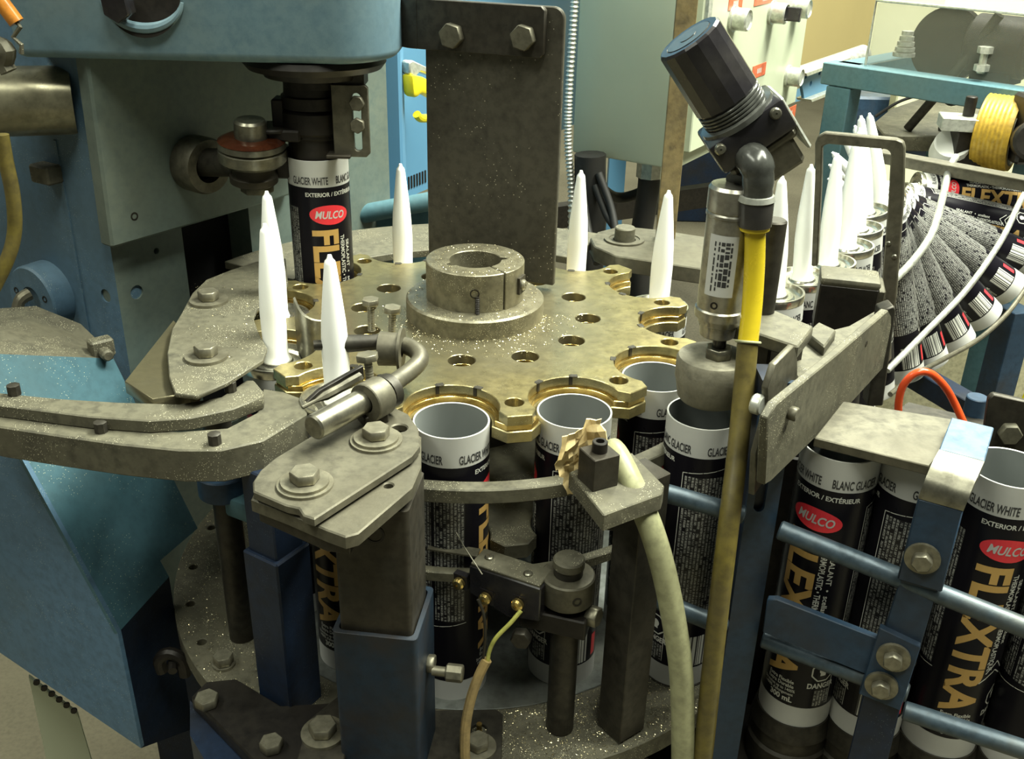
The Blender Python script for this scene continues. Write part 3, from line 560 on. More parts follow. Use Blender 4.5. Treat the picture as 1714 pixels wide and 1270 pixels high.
rc = root('rod_clamp', 'bent steel rod with collars and hex screws clamped across the nozzles', 'rod clamp', (-5, -18, .4))
zr = 1.9
a0, a1 = Pz(524, 716, zr), Pz(628, 660, zr)
mb = MB(); mb.cyl(a0, a1, .78, n=24, ch=.12); part('thick_rod', mb, MT['steel_bright'], rc)
pth = [a1-(a1-a0)*.1, Pz(660, 640, zr), Pz(690, 618, zr+.1), Pz(703, 602, zr+.3), Pz(697, 588, zr+.5), Pz(676, 578, zr+.6), Pz(640, 576, zr+.6)]
mb = MB(); mb.tube(pth, .58, 16, smooth=6); part('bent_rod', mb, MT['steel'], rc)
ax = (a1-a0).normalized(); c = Pz(625, 668, zr)
mb = MB(); mb.lathe([(.6, -.75), (1.2, -.75), (1.25, -.68), (1.25, .68), (1.2, .75), (.6, .75)], c, ax, 24); part('collar', mb, MT['steel'], rc)
mb = MB(); mb.lathe([(.6, -.3), (1.05, -.3), (1.1, .3), (.6, .3)], c+ax*1.3, ax, 20); part('collar', mb, MT['steel_dark'], rc)
mb = MB(); mb.box(c+V(-.1, .1, -1.5), (1.6, 1.4, 1.4), Matrix.Rotation(.5, 3, 'Z')); part('clamp_foot', mb, MT['steel_dark'], rc, bev=.1)
c2 = Pz(652, 584, zr+.6); ax2 = (pth[-1]-pth[-2]).normalized()
mb = MB(); mb.lathe([(.55, -.65), (1.1, -.65), (1.15, .65), (.55, .65)], c2, ax2, 20); mb.lathe([(.5, -.1), (1.45, -.12), (1.45, .06), (.5, .06)], c2-ax2*.75, ax2, 20); part('collar', mb, MT['steel'], rc)
zc = zr+1.1
e0, e1 = Pz(525, 578, zc), Pz(636, 572, zc)
mb = MB(); mb.tube([e0, e0+(e1-e0)*.3], .34, 12); mb.tube([e0+(e1-e0)*.24, e0+(e1-e0)*.4, e0+(e1-e0)*.6, e1], [.56, .62, .58, .52], 14); part('cross_rod', mb, MT['steel_dark'], rc)
def hexscrew(par, px, py_, zt, L, lean=(0, 0, 1), r=.62):
    t = Pz(px, py_, zt); a = V(lean).normalized()
    mb = MB(); mb.hex(t-a*.42, a, r, .42); mb.lathe([(.3, 0)]+[(.24+.05*(k % 2), k*.09) for k in range(int(L/.09))], t-a*(.42+L), a, 10); part('hex_screw', mb, MT['bolt'], par, bev=.03)
hexscrew(rc, 620, 500, 4.6, 1.9); hexscrew(rc, 657, 513, 4.4, 1.9, (.05, 0, 1)); hexscrew(rc, 614, 592, 4.2, 1.8, (-.1, .1, 1), .72)
mb = MB(); t0, t1 = Pz(508, 668, zr+.2), Pz(604, 620, zr+.6); d = (t1-t0).normalized()
mb.prism([(0, -.1), (1.0, .25), ((t1-t0).length, .45), ((t1-t0).length, -.45), (1.0, -.4)], t0, d, V(0, 0, 1), d.cross(V(0, 0, 1)).normalized(), .3); part('blade', mb, MT['steel_black'], rc, bev=.04)
mb = MB(); mb.tube([t0+V(0, -.5, -.3), t0+(t1-t0)*.5+V(.1, -.6, -.2), t1+V(0, -.5, -.2)], [.12, .3, .34], 8, smooth=4); part('wire_loop', mb, MT['steel'], rc)
# polished deflector between the two left nozzles
n = 12; pts = spline([Pz(496, 568, -.4), Pz(507, 586, -.4), Pz(525, 592, -.4), Pz(548, 588, -.4)], 4); A = pts
mb = MB(); vs = [q+V(0, 0, -.8) for q in A]+[q+V(0, 0, 3.3-1.0*k/n) for k, q in enumerate(A)]; vs += [q+V(.1, .22, 0) for q in vs]; m_ = n+1
fs = [(k, k+1, m_+k+1, m_+k) for k in range(n)]+[(2*m_+k+1, 2*m_+k, 3*m_+k, 3*m_+k+1) for k in range(n)]+[(m_+k, m_+k+1, 3*m_+k+1, 3*m_+k) for k in range(n)]+[(0, m_, 3*m_, 2*m_), (n, 2*m_+n, 3*m_+n, m_+n)]
mb.add(vs, fs); solo('deflector', mb, MT['steel_bright'], 'curved polished metal deflector between two white nozzles', 'deflector')
# ---------------------------------------------------------------- feed rails at left
zr_ = -1.0
fr = root('feed_rail', 'upper curved grey feed rail with square studs, at left', 'feed rail', (-20, -16, -2))
mb = MB(); mb.slab(zp(zr_+.9, [(-120, 640), (0, 657), (100, 667), (200, 673), (300, 676), (370, 664), (412, 636), (425, 636), (441, 655), (440, 664), (390, 684), (320, 699), (250, 704), (150, 697), (0, 678), (-120, 662)]), zr_+.9, .9); part('track', mb, MT['steel_dusty'], fr, bev=.08)
for px, py_ in ((25, 660), (386, 654)):
    q = Pz(px, py_, zr_+.9); inst('stud', 'stud', lambda q_: q_.lathe([(0, 0), (.42, 0), (.42, .68), (.3, .74), (0, .74)], n=8), MT['steel_dark'], fr, (q.x, q.y, zr_+.9))
fr2 = root('feed_rail', 'lower deep curved grey feed rail ending beside the clamp plate', 'feed rail', (-18, -19, -4))
low = [(-120, 660), (0, 683), (100, 702), (200, 716), (300, 722), (380, 716), (430, 690), (440, 650), (475, 655), (510, 668), (514, 692), (440, 737), (370, 753), (300, 753), (200, 743), (100, 729), (0, 714), (-120, 690)]
mb = MB(); mb.slab(zp(zr_, low), zr_, 2.3); part('track', mb, MT['steel_dusty'], fr2, bev=.1)
for px, py_ in ((170, 722), (360, 742)):
    q = Pz(px, py_, zr_); inst('stud', 'stud', lambda q_: None, MT['steel_dark'], fr2, (q.x, q.y, zr_))
sp = root('rail_support', 'round steel support rod with blue clamp collar under the feed rails', 'support rod', (-17.4, -11.9, -22.6))
mb = MB(); mb.cyl((-17.4, -11.9, -22.6), (-17.4, -11.9, -3.2), .98, n=24); part('round_bar', mb, MT['steel_dark'], sp)
c = Py(362, 812, -14.5); mb = MB(); mb.lathe([(1.0, -.9), (1.75, -.9), (1.85, -.8), (1.85, .8), (1.75, .9), (1.0, .9)], V(-17.4, -11.9, -8.6), n=28); part('collar', mb, MT['paint_bar'], sp)
mb = MB(); mb.box((-15.2, -13.2, -9.8), (3.4, 2.0, 1.6), Matrix.Rotation(-.5, 3, 'Z')); part('collar_lug', mb, MT['paint_frame'], sp, bev=.25, seg=2)
# ---------------------------------------------------------------- guard plates at left
gp = root('guard_plate', 'dark dusty rounded guard plate with two washered bolts left of the wheel', 'guard plate', (-19, -5, 0))
mb = MB(); mb.slab(zp(.9, [(478, 432), (440, 434), (385, 452), (345, 468), (322, 490), (303, 525), (288, 550), (280, 590), (283, 630), (293, 658), (330, 662), (380, 640), (440, 602), (447, 582), (432, 555), (424, 532), (430, 516), (446, 505), (470, 490), (482, 474)]), .9, .32); part('plate', mb, MT['steel_dusty'], gp, bev=.06)
for px, py_ in ((350, 505), (346, 598)): q = Pz(px, py_, .9); bolt(gp, (q.x, q.y, .9), r=.82, h=.7, wr=1.45, rot=.2)
mb = MB(); mb.slab(zp(.2, [(208, 638), (290, 535), (360, 600), (330, 655), (300, 660), (255, 668)]), .2, .9); solo('brass_plate', mb, MT['brass'], 'flat brass plate corner sticking out under the dark guard plate', 'plate', bev=.06)
A_ = [math.radians(64+(150-64)*k/30) for k in range(31)]
mb = MB(); mb.prism([(27*math.cos(a), 27*math.sin(a)) for a in A_]+[(18.8*math.cos(a), 18.8*math.sin(a)) for a in A_[::-1]], (0, 0, -1.8), (1, 0, 0), (0, 1, 0), (0, 0, 1), .7); solo('rear_plate', mb, MT['steel_dusty'], 'dusty curved steel plate behind the far rim of the wheel', 'plate', bev=.06)
# ---------------------------------------------------------------- big blue press at left
pr = root('press_machine', 'large blue press frame with overhanging grey-blue head at upper left', 'press machine', (-35, 20, FLOOR))
C0 = V(-30., 5., 0); RF = VP(C0[:2], (.57, .82)); LF = VP(C0[:2], (-.86, .5))
rd, ld = RF.u if RF.u.x > 0 else -RF.u, LF.u if LF.u.x < 0 else -LF.u
RF = VP(C0[:2], rd[:2]); LF = VP(C0[:2], ld[:2])
e1 = C0+rd*34; e2 = C0+ld*60
inn = C0-RF.n*3.5-LF.n*3.3
mb = MB(); mb.slab([(inn.x, inn.y), ((e1-RF.n*3.5).x, (e1-RF.n*3.5).y), (-36, 50), ((e2-LF.n*3.3).x, (e2-LF.n*3.3).y)], 60, 98); part('column_core', mb, MT['shade_black'], pr)  # near-black core paints in the shade inside the column opening
hs = [RF.sz(x, y) for x, y in ((303, 378), (415, 345), (417, 470), (312, 500))]
h = [(hs[0][0], hs[3][1]-14), (hs[1][0], hs[3][1]-14), (hs[1][0], hs[0][1]+2), (hs[0][0], hs[0][1]+2)]
sm = [circ(*RF.sz(x, y), r, 12) for x, y, r in ((262, 420, .28), (229, 489, .62))]
mb = MB(); mb.holes([(0, -38), (34, -38), (34, 60), (0, 60)], [h]+sm, C0-RF.n*3, RF.u, V(0, 0, 1), RF.n, 3); part('right_face', mb, MT['paint_grey'], pr)
sm = [circ(*LF.sz(x, y), r, 12) for x, y, r in ((177, 495, .6),)]
mb = MB(); mb.holes([(0, -38), (60, -38), (60, 60), (0, 60)], sm, C0-LF.n*3, LF.u, V(0, 0, 1), LF.n, 3); part('left_face', mb, MT['paint_blue'], pr)
mb = MB(); mb.box((-30, 30, (FLOOR-38)/2), (20, 22, -38-FLOOR)); part('pedestal', mb, MT['paint_navy'], pr)
SPp = VP((C0+RF.n*1.6)[:2], rd[:2])
sp_ = [SPp.sz(x, y) for x, y in ((140, 60), (500, 60), (500, 322), (413, 350), (188, 416))]
spm = MB(); spm.prism(sp_, SPp.o-SPp.n*1.6, SPp.u, V(0, 0, 1), SPp.n, 1.6); part('side_plate', spm, MT['paint_grey'], pr, bev=.2, label='grey painted side plate bolted under the head')
for x, y in ((225, 362),):
    q = SPp.pt(x, y); inst('tapped_hole', 'th', lambda q_: q_.lathe([(.36, -.05), (.34, .03), (.22, .03), (.2, -.04), (0, -.04)], n=14), MT['steel_black'], pr, q, SPp.n)
# head
HY = 3.0; zb_ = Py(300, 104, HY).z; xr = Py(655, 50, HY).x
hp = [(-34, HY)]
for k in range(11): a = math.radians(-90+90*k/10); hp.append((xr-4.5+4.5*math.cos(a), HY+5.5+5.5*math.sin(a)))
hp += [(xr, 20), (-20, 26), (-34, 24)]
mb = MB(); mb.slab(hp, 60, 60-zb_); part('head', mb, MT['paint_head'], pr, bev=.7, seg=3, label='grey-blue overhanging cast head')
q = Py(225, 5, HY)
mb = MB(); mb.lathe([(2.7, -.1), (2.75, .12), (2.5, .1), (1.8, -.05), (0, -.06)], q+V(.6, -.05, .4), (0, -1, .1), 36); part('recess_shade', mb, MT['steel_black'], pr)  # shallow black dish stands in for the shade of a recess
mb = MB(); mb.tube([q+V(.6+2.9*math.cos(t), -.15, .5+2.2*math.sin(t)) for t in [math.radians(185+165*k/20) for k in range(21)]], [.12+.3*math.sin(math.pi*k/20) for k in range(21)], 10); part('recess_lip', mb, MT['paint_head'], pr)
q = Py(205, 6, HY-.4); bolt(pr, q, (-.3, -1, -.1), r=1.2, h=1.0, m=MT['plastic_black'])
# pipe, block, boss on the left face
a = LF.pt(100, 168); d = V(-.93, -.36, .02).normalized()
mb = MB(); mb.cyl(a-d*1, a+d*26, 2.62, n=40); part('cross_tube', mb, MT['steel_tube'], pr, label='polished grey steel tube entering the column')
q = LF.pt(90, 287); mb = MB(); mb.box(q+LF.n*.7, (2.3, 1.5, 1.5), Matrix.Rotation(math.atan2(LF.u.y, LF.u.x), 3, 'Z')); part('lug', mb, MT['steel_dusty'], pr, bev=.15)
s0, s1 = LF.sz(95, 235), LF.sz(132, 470)
mb = MB(); mb.prism([(s0[0], s0[1]), (s0[0]+.35, s0[1]), (s0[0]+.35, -40), (s0[0], -40)], LF.o, LF.u, V(0, 0, 1), LF.n, .12); part('weld_seam', mb, MT['paint_blue'], pr)
q = LF.pt(88, 490); mb = MB(); mb.lathe([(3.0, -.2), (3.0, 1.9), (2.85, 2.1), (1.2, 2.1), (1.1, 1.8), (0, 1.8)], q, LF.n, 40); bz = part('bearing_boss', mb, MT['paint_blue'], pr, label='round blue bearing boss')
mb = MB(); c = q+LF.n*2.2; mb.tube([c+V(0, 0, .6), c+LF.n*.8+V(-.2, 0, .2), c+LF.n*1.2+V(-.6, 0, -1.6), c+LF.n*1.0+V(-1.8, 0, -2.4)], [.55, .5, .35, .25], 10, smooth=4); part('grease_fitting', mb, MT['bolt'], bz)
for s in (-1, 1): mb = MB(); mb.lathe([(.3, -.05), (.3, .04), (.2, .04), (.18, -.03), (0, -.03)], q+LF.n*2.1+LF.u*1.9*s+V(0, 0, .5), LF.n, 12); part('bolt_hole', mb, MT['steel_black'], bz)
# spindle, chuck, L bracket
sx, sy, _ = pocket(7)
sd = root('spindle_head', 'dark oily spindle with chuck gripping the raised tube', 'spindle', (sx, sy, 9.5))
mb = MB(); mb.lathe([(0, zb_-.05), (5.4, zb_-.05), (5.6, zb_-.5), (5.2, zb_-1.0), (4.2, zb_-1.1), (4.0, zb_-1.6), (2.6, zb_-1.7), (2.6, zb_-2.4), (0, zb_-2.4)], (sx+.3, sy, 0), n=48); part('flange', mb, MT['steel_black'], sd)
mb = MB(); mb.lathe([(0, 15.8), (2.3, 15.8), (2.35, 15.0), (2.55, 14.9), (2.55, 14.0), (2.35, 13.9), (2.7, 13.7), (2.72, 12.2), (2.5, 12.0), (2.5, 11.8), (2.25, 11.6), (2.2, 9.7), (0, 9.7)], (sx, sy, 0), n=44); part('chuck', mb, MT['steel_black'], sd, sharp=25)
mb = MB(); mb.cyl((sx, sy, 15.5), (sx, sy, 17), 2.0, n=32); part('quill', mb, MT['steel_dark'], sd)
BY = 6.0; b0 = [Py(x, y, BY) for x, y in ((562, 142), (615, 145), (613, 255), (560, 262))]
ol = [(q.x, q.z) for q in ((b0[0]), (b0[1]), (b0[2]), (b0[3]))]
x1, x0 = max(p[0] for p in ol), min(p[0] for p in ol); zt, zb2 = max(p[1] for p in ol), min(p[1] for p in ol)
slot = lambda cx, cz, w, hh: [(cx+w*math.cos(t), cz+hh*(1 if math.sin(t) >= 0 else -1)+w*math.sin(t)) for t in [2*math.pi*k/16 for k in range(16)]]
bs0 = Py(598, 205, BY)
mb = MB(); mb.holes([(x0, zb2), (x1-.3, zb2), (x1, zb2+.3), (x1, zt-.2), (x1-.2, zt), (x0, zt)], [slot(bs0.x, bs0.z, .34, 1.9)], (0, BY+.5, 0), (1, 0, 0), (0, 0, 1), (0, -1, 0), .5, .04); bk = part('angle_bracket', mb, MT['steel'], sd, label='steel angle bracket with a long slot')
mb = MB(); mb.box((x0+.2, BY+1.6, (zt+zb2)/2), (.5, 2.6, zt-zb2)); mb.box((x0+.4, BY+.1, zb2+.12), (1.9, 1.6, .25)); part('bracket_web', mb, MT['steel_dark'], bk, bev=.05)
mb = MB(); mb.box((x1-1.5, BY+1.5, zt+.9), (2.4, 2.4, 2.2)); part('bracket_mount', mb, MT['steel_dark'], sd, bev=.1)
for px, py_ in ((598, 172), (599, 209)): q = Py(px, py_, BY); bolt(sd, q, (0, -1, 0), r=.62, h=.5, m=MT['steel'])
mb = MB(); mb.box((sx-2.6, sy-.6, 13.6), (1.0, 1.8, 2.2)); mb.cyl((sx-3.2, sy-1.2, 12.2), (sx-3.2, sy-1.2, 12.6), 1.9, n=24); mb.box((sx-2.7, sy-.6, 9.6), (1.2, 2.0, 2.4)); part('release_cam', mb, MT['steel_black'], sd, bev=.12)
# cam follower roller on the side plate
cf = root('cam_follower', 'oily cam follower roller on a stub axle from the side plate', 'roller', (-19, 8, 8))
q = SPp.pt(322, 272); tip = Py(424, 272, 6.0); ax = SPp.n
mb = MB(); mb.lathe([(1.2, 0), (2.3, 0), (2.35, .3), (2.35, 1.8), (2.2, 2.2), (1.35, 2.2), (1.2, 1.4)], q, ax, 36); part('boss_ring', mb, MT['steel'], cf)
mb = MB(); mb.cyl(q, tip, 1.15, n=24); part('stub_axle', mb, MT['steel_dark'], cf)
rp = Py(422, 252, 6.0)
mb = MB(); mb.lathe([(0, 2.5), (1.1, 2.5), (1.25, 2.3), (1.3, 1.1), (2.2, 1.0), (2.6, .8), (2.65, .35), (2.4, .25), (2.65, .1), (2.65, -.7), (2.4, -.95), (1.6, -1.0), (0, -1.0)], rp, (0.05, -.1, 1), 40); part('roller', mb, MT['steel_bright'], cf, sharp=25, label='shiny grooved roller')
mb = MB(); mb.lathe([(0, 1.12), (2.0, 1.12), (2.3, 1.0), (2.62, .84)], rp, (0.05, -.1, 1), 40); part('grease_film', mb, MT['grease'], cf)
mb = MB(); mb.lathe([(0, -.9), (1.7, -1.0), (1.75, -1.8), (1.9, -2.0), (1.9, -2.5), (1.6, -2.7), (0, -2.7)], rp, (0.05, -.1, 1), 32); part('lower_hub', mb, MT['steel_dark'], cf)
bolt(cf, rp+V(.05, .3, -3.4), (0, 0, 1), r=1.35, h=.75, m=MT['steel'])
mb = MB(); mb.box(rp+V(2.6, 1.0, 1.2), (2.6, 2.2, .9)); part('link', mb, MT['steel_black'], cf, bev=.15)
# blue slanted guard box
A = Py(190, 600, -1); B = Py(331, 884, -4); D = Py(35, 765, -12)
nn = (B-A).cross(D-A).normalized()
def onp(x, y, p=A, n=nn): d_ = ray(x, y); return CAM+d_*((p-CAM).dot(n)/d_.dot(n))
Cc = onp(197, 1060); A0 = onp(-60, 590); N1 = onp(268, 938); N2 = onp(283, 965); D0 = onp(-60, 595)
DV = VP(D[:2], (Cc-D)[:2]); E_ = DV.pt(236, 1252); F_ = DV.pt(-40, 1065)
sg = root('slanted_guard', 'slanted blue sheet metal guard box at lower left, dusted with chips', 'guard', (-28, -6, -40))
mb = MB(); top = [A0, A, B, N1, N2, Cc, D, D0]; dn = -nn if nn.z > 0 else nn
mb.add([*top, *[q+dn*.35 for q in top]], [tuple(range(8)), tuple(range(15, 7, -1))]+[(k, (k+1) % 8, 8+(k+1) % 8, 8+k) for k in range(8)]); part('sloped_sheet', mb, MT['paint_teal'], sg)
mb = MB(); fr_ = [D0, D, Cc, E_, F_]; bn = -DV.n*.35; G_ = fr_
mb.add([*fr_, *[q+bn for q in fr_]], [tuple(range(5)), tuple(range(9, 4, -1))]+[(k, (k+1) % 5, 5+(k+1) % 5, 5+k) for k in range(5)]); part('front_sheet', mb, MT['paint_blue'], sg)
mb = MB(); rs = [Cc, N2, B, V(B.x, B.y, B.z-22), V(E_.x, E_.y, E_.z)]; rs = [Cc, N2, V(N2.x, N2.y, E_.z-4), E_]
mb.add(rs+[q+V(-.3, .3, 0) for q in rs], [(0, 1, 2, 3), (7, 6, 5, 4)]+[(k, (k+1) % 4, 4+(k+1) % 4, 4+k) for k in range(4)]); part('end_sheet', mb, MT['paint_navy'], sg)  # navy colour stands in for the shadow on this end of the guard
# dusty shelf on top of the guard
mb = MB(); T1, T2, T3, T4 = Py(-60, 520, 3), Py(60, 512, 3), Py(135, 542, 1.5), Py(185, 590, -.6)
sh = [A0, A, T4, T3, T2, T1]
mb.add(sh+[q+V(0, .2, -.3) for q in sh], [tuple(range(6)), tuple(range(11, 5, -1))]+[(k, (k+1) % 6, 6+(k+1) % 6, 6+k) for k in range(6)]); part('dusty_shelf', mb, MT['steel_dusty'], sg)
q = Py(170, 585, -1.2); mb = MB(); mb.box(q+V(0, 0, .2), (1.8, 1.2, 1.5), Matrix.Rotation(.7, 3, 'Z')); mb.cyl(q+V(.3, -.4, 0), q+V(1.0, -1.2, 0), .5, n=10); part('latch', mb, MT['steel_dusty'], sg, bev=.15)
# small clamp hanging below the guard
q = Py(285, 1108, -13); mb = MB(); mb.tube([q+V(-.7, 0, -.9), q+V(-.8, 0, .2), q+V(0, 0, .9), q+V(.9, 0, .3), q+V(1.0, 0, -1.2)], .5, 10, smooth=4); mb.cyl(q+V(.2, 0, .1), q+V(.5, -1.0, 0), .35, n=8); solo('hose_clip', mb, MT['steel_black'], 'dark bent hose clip beside the base disc rim', 'clip')
# leaning sheet on the floor
pl = VP(Py(105, 1200, -6)[:2], (1, .35)); pp = [pl.sz(x, y) for x, y in ((48, 1133), (130, 1195), (170, 1330), (90, 1330))]
mb = MB(); mb.prism(pp, pl.o, pl.u, V(0, 0, 1), -pl.n, .4); cv = solo('cover_sheet', mb, MT['cabinet'], 'grey sheet cover with a row of screws low under the blue guard', 'cover')
mb = MB(); s_ = [pl.pt(x, y) for x, y in ((55, 1135), (130, 1192))]
for k in range(6): p = s_[0]+(s_[1]-s_[0])*(k+.5)/6; mb.cyl(p+pl.n*.0, p+pl.n*.25, .28, n=8)
part('screw_row', mb, MT['steel_black'], cv)
# hoses at far left
mb = MB(); mb.tube([Py(2, 225, -2), Py(10, 270, -2), Py(22, 330, -2), Py(24, 390, -2), Py(10, 440, -2.5), Py(-20, 500, -3)], .52, 12, smooth=6); solo('drain_hose', mb, MT['hose_old'], 'dirty yellow hose hanging under the grey tube at left edge', 'hose')
q = Py(20, 30, 0); mb = MB(); mb.cyl(Py(-15, -20, 0), Py(28, 38, 0), .55, n=14); solo('orange_pipe', mb, MT['hose_orange'], 'orange pipe end at the top left corner', 'pipe')
mb = MB(); mb.tube([Py(28, 38, 0), Py(34, 45, -.2), Py(22, 62, -.2), Py(36, 75, -.2), Py(36, 90, -.2)], .16, 8); mb.tube([Py(0, 75, 0), Py(12, 85, -.3), Py(8, 105, 0), Py(15, 120, 0)], .6, 8, smooth=3); solo('pipe_bracket', mb, MT['steel_dusty'], 'small bent wire bracket under the orange pipe', 'bracket')
# ---------------------------------------------------------------- strap and tall plate
TP = VP((-4.37, 9.16), (10.57, -3.96))
tp = root('hanging_plate', 'tall dark steel plate hanging in front of the far nozzles', 'plate', (0, 8, .4))
c4 = [TP.sz(x, y) for x, y in ((712, 95), (718, 441), (926, 477), (941, 12))]
xl, xrr, z0, z1 = c4[0][0], c4[2][0], .45, c4[3][1]
rr = .9; ol = [(xl, z0), (xrr, z0)]+[(xrr-rr+rr*math.cos(t), z1-rr+rr*math.sin(t)) for t in [math.radians(15*k) for k in range(7)]]+[(xl, z1)]
mb = MB(); mb.prism(ol, TP.o-TP.n*.5, TP.u, V(0, 0, 1), TP.n, .5); part('sheet', mb, MT['steel_plate'], tp, bev=.08)
st = root('strap_bracket', 'bent flat steel strap with two hex bolts joining head and tall plate', 'bracket', (-1, 7, 18))
SB = VP((TP.o+TP.n*.3)[:2], TP.u[:2]); s4 = [SB.sz(x, y) for x, y in ((700, 12), (700, 92), (912, 98), (914, 10))]
zt_, zb3 = s4[3][1], s4[2][1]
mb = MB(); mb.prism([(s4[0][0], zb3), (s4[2][0]-.3, zb3), (s4[2][0], zb3+.3), (s4[2][0], zt_-.3), (s4[2][0]-.3, zt_), (s4[0][0], zt_)], SB.o-SB.n*.25, SB.u, V(0, 0, 1), SB.n, .6); part('flat_end', mb, MT['steel_dark'], st, bev=.06)
p0 = SB.at(s4[0][0]+.05, 0, .05); path = [p0, p0-SB.u*.8-SB.n*.05, p0-SB.u*1.6-SB.n*.5, p0-SB.u*2.3-SB.n*1.2, p0-SB.u*3.4-SB.n*1.9]
path = spline(path, 5); vs = []; nn_ = len(path)
for i, q in enumerate(path):
    t = (path[min(i+1, nn_-1)]-path[max(i-1, 0)]); t.z = 0; t.normalize(); n_ = V(t.y, -t.x, 0)
    for h_, z_ in ((-.3, zb3), (.3, zb3), (.3, zt_), (-.3, zt_)): vs.append(V(q.x, q.y, z_)+n_*h_)
fs = [(i*4+k, i*4+(k+1) % 4, i*4+4+(k+1) % 4, i*4+4+k) for i in range(nn_-1) for k in range(4)]+[(0, 1, 2, 3), tuple((nn_-1)*4+k for k in (3, 2, 1, 0))]
mb = MB(); mb.add(vs, fs); part('curved_end', mb, MT['steel_dark'], st, bev=.05)
for px, py_ in ((762, 58), (881, 61)): q = SB.pt(px, py_)+SB.n*.35; bolt(st, q, SB.n, r=.98, h=.75, m=MT['steel'], rot=.3)
# ---------------------------------------------------------------- pneumatic press cylinder, pad, regulator
PX, PYY = 16.1, -13.9
pc = root('pneumatic_cylinder', 'grey pneumatic cylinder with paper sticker pressing a round pad on a tube', 'pneumatic cylinder', (PX, PYY, .1))
mb = MB(); mb.lathe([(0, .1), (2.0, .1), (2.15, .3), (2.3, 1.2), (2.42, 1.6), (2.42, 2.85), (2.3, 3.1), (0, 3.1)], (PX, PYY, 0), n=48); part('pressing_pad', mb, MT['cork_pad'], pc, label='round worn rubber pressing pad')
inst('nut', 'nut', lambda q: q.hex((0, 0, 0), (0, 0, 1), .92, .7), MT['steel_bright'], pc, V(PX+.2, PYY-.1, 3.1), (0, 0, 1), .35, bev=.06)
mb = MB(); mb.cyl((PX+.2, PYY, 3.1), (PX+.2, PYY, 5.2), .45, n=16); part('piston_rod', mb, MT['plastic_black'], pc)
mb = MB(); mb.lathe([(0, 4.6), (1.05, 4.6), (1.15, 4.7), (1.15, 5.4), (1.32, 5.5), (1.32, 5.9), (1.58, 5.95), (1.6, 6.5), (1.5, 6.6), (0, 6.6)], (PX, PYY, 0), n=40); part('nose', mb, MT['alu'], pc)
mb = MB(); mb.lathe([(1.48, 6.5), (1.5, 6.65), (1.5, 12.5)], (PX, PYY, 0), n=48); part('barrel', mb, MT['alu'], pc)
mb = MB(); mb.lathe([(1.5, 12.5), (1.56, 12.55), (1.56, 12.7), (1.5, 12.8), (1.56, 12.9), (1.56, 14.2), (1.42, 14.4), (0, 14.4)], (PX, PYY, 0), n=48); part('end_cap', mb, MT['alu'], pc, sharp=25)
mb = MB(); mb.lathe([(1.515, 7.9), (1.515, 11.7)], (PX, PYY, 0), n=12, a0=math.radians(-138)+math.pi/2, a1=math.radians(-72)+math.pi/2)
def pol(r, d, z): a_ = math.radians(d); return V(PX+r*math.cos(a_), PYY+r*math.sin(a_), z)
mb = MB(); n = 12; vs = [pol(1.515, -148+70*k/n, z) for z in (7.7, 11.6) for k in range(n+1)]; mb.add(vs, [(k, k+1, n+2+k, n+1+k) for k in range(n)]); stk = part('sticker', mb, MT['paper_white'], pc, label='white paper sticker')
def wrapc(t, r, d0, z0, rot):
    vs, fs = place2d(t, 0, 0, rot); return [pol(r, d0+math.degrees(x/r), z0+y) for x, y in vs], fs
mb = MB()
rn_ = random.Random(9)
for d_, sz in ((-131, .10), (-121, .10), (-112, .22), (-101, .26), (-92, .12)):     # rows of type too small to read
    z = 11.2
    while z > 8.2:
        L0 = rn_.uniform(.12, .5)
        if z-L0 > 8: mb.add([pol(1.53, d_-math.degrees(sz/2/1.5), z), pol(1.53, d_+math.degrees(sz/2/1.5), z), pol(1.53, d_+math.degrees(sz/2/1.5), z-L0), pol(1.53, d_-math.degrees(sz/2/1.5), z-L0)], [(0, 1, 2, 3)])
        z -= L0+rn_.uniform(.06, .2)
part('sticker_print', mb, MT['ink'], stk)
mb = MB(); mb.lathe([(.24, -.05), (.24, .03), (.14, .03), (.12, -.03), (0, -.03)], pol(1.5, -118, 7.1), (math.cos(math.radians(-118)), math.sin(math.radians(-118)), 0), 12); part('port_hole', mb, MT['steel_black'], pc)
rg = root('air_regulator', 'tilted black air regulator with round knob and chrome elbow above the cylinder', 'air regulator', (16.5, -13, 14.4))
t_, b_ = Py(1152, 62, -13.0), Py(1277, 262, -12.6); ax = (b_-t_).normalized(); L_ = (b_-t_).length
kn = MB(); kn.lathe([(0, .05), (1.35, .05), (1.45, 0), (1.82, 0), (1.95, .14), (2.0, 4.2), (1.9, 4.35), (0, 4.35)], t_, ax, 16); part('knob', kn, MT['plastic_black'], rg, sharp=15, label='glossy black faceted knob')
mb = MB(); mb.lathe([(0, -.03), (1.36, -.03), (1.36, .08)], t_, ax, 28); mb.lathe([(0, -.06), (.5, -.06), (.5, 0)], t_, ax, 20); part('knob_face', mb, MT['fitting_grey'], rg)
mb = MB(); pf = []
for k in range(4): pf += [(1.9, 4.35+k*.22), (1.98, 4.41+k*.22), (1.98, 4.5+k*.22), (1.88, 4.56+k*.22)]
mb.lathe([(0, 4.3)]+pf+[(2.3, 5.3), (2.35, 5.6), (0, 5.6)], t_, ax, 32); part('lock_ring', mb, MT['fitting_grey'], rg, sharp=20)
X_ = V(ax.z, 0, -ax.x).normalized(); X_ = X_ if X_.x > 0 else -X_; Yv = ax.cross(X_)
RB = Matrix((X_, Yv, ax)).transposed()
mb = MB(); mb.box(t_+ax*6.5, (4.9, 4.2, 2.0), RB); part('bonnet', mb, MT['plastic_black'], rg, bev=.25, seg=2)
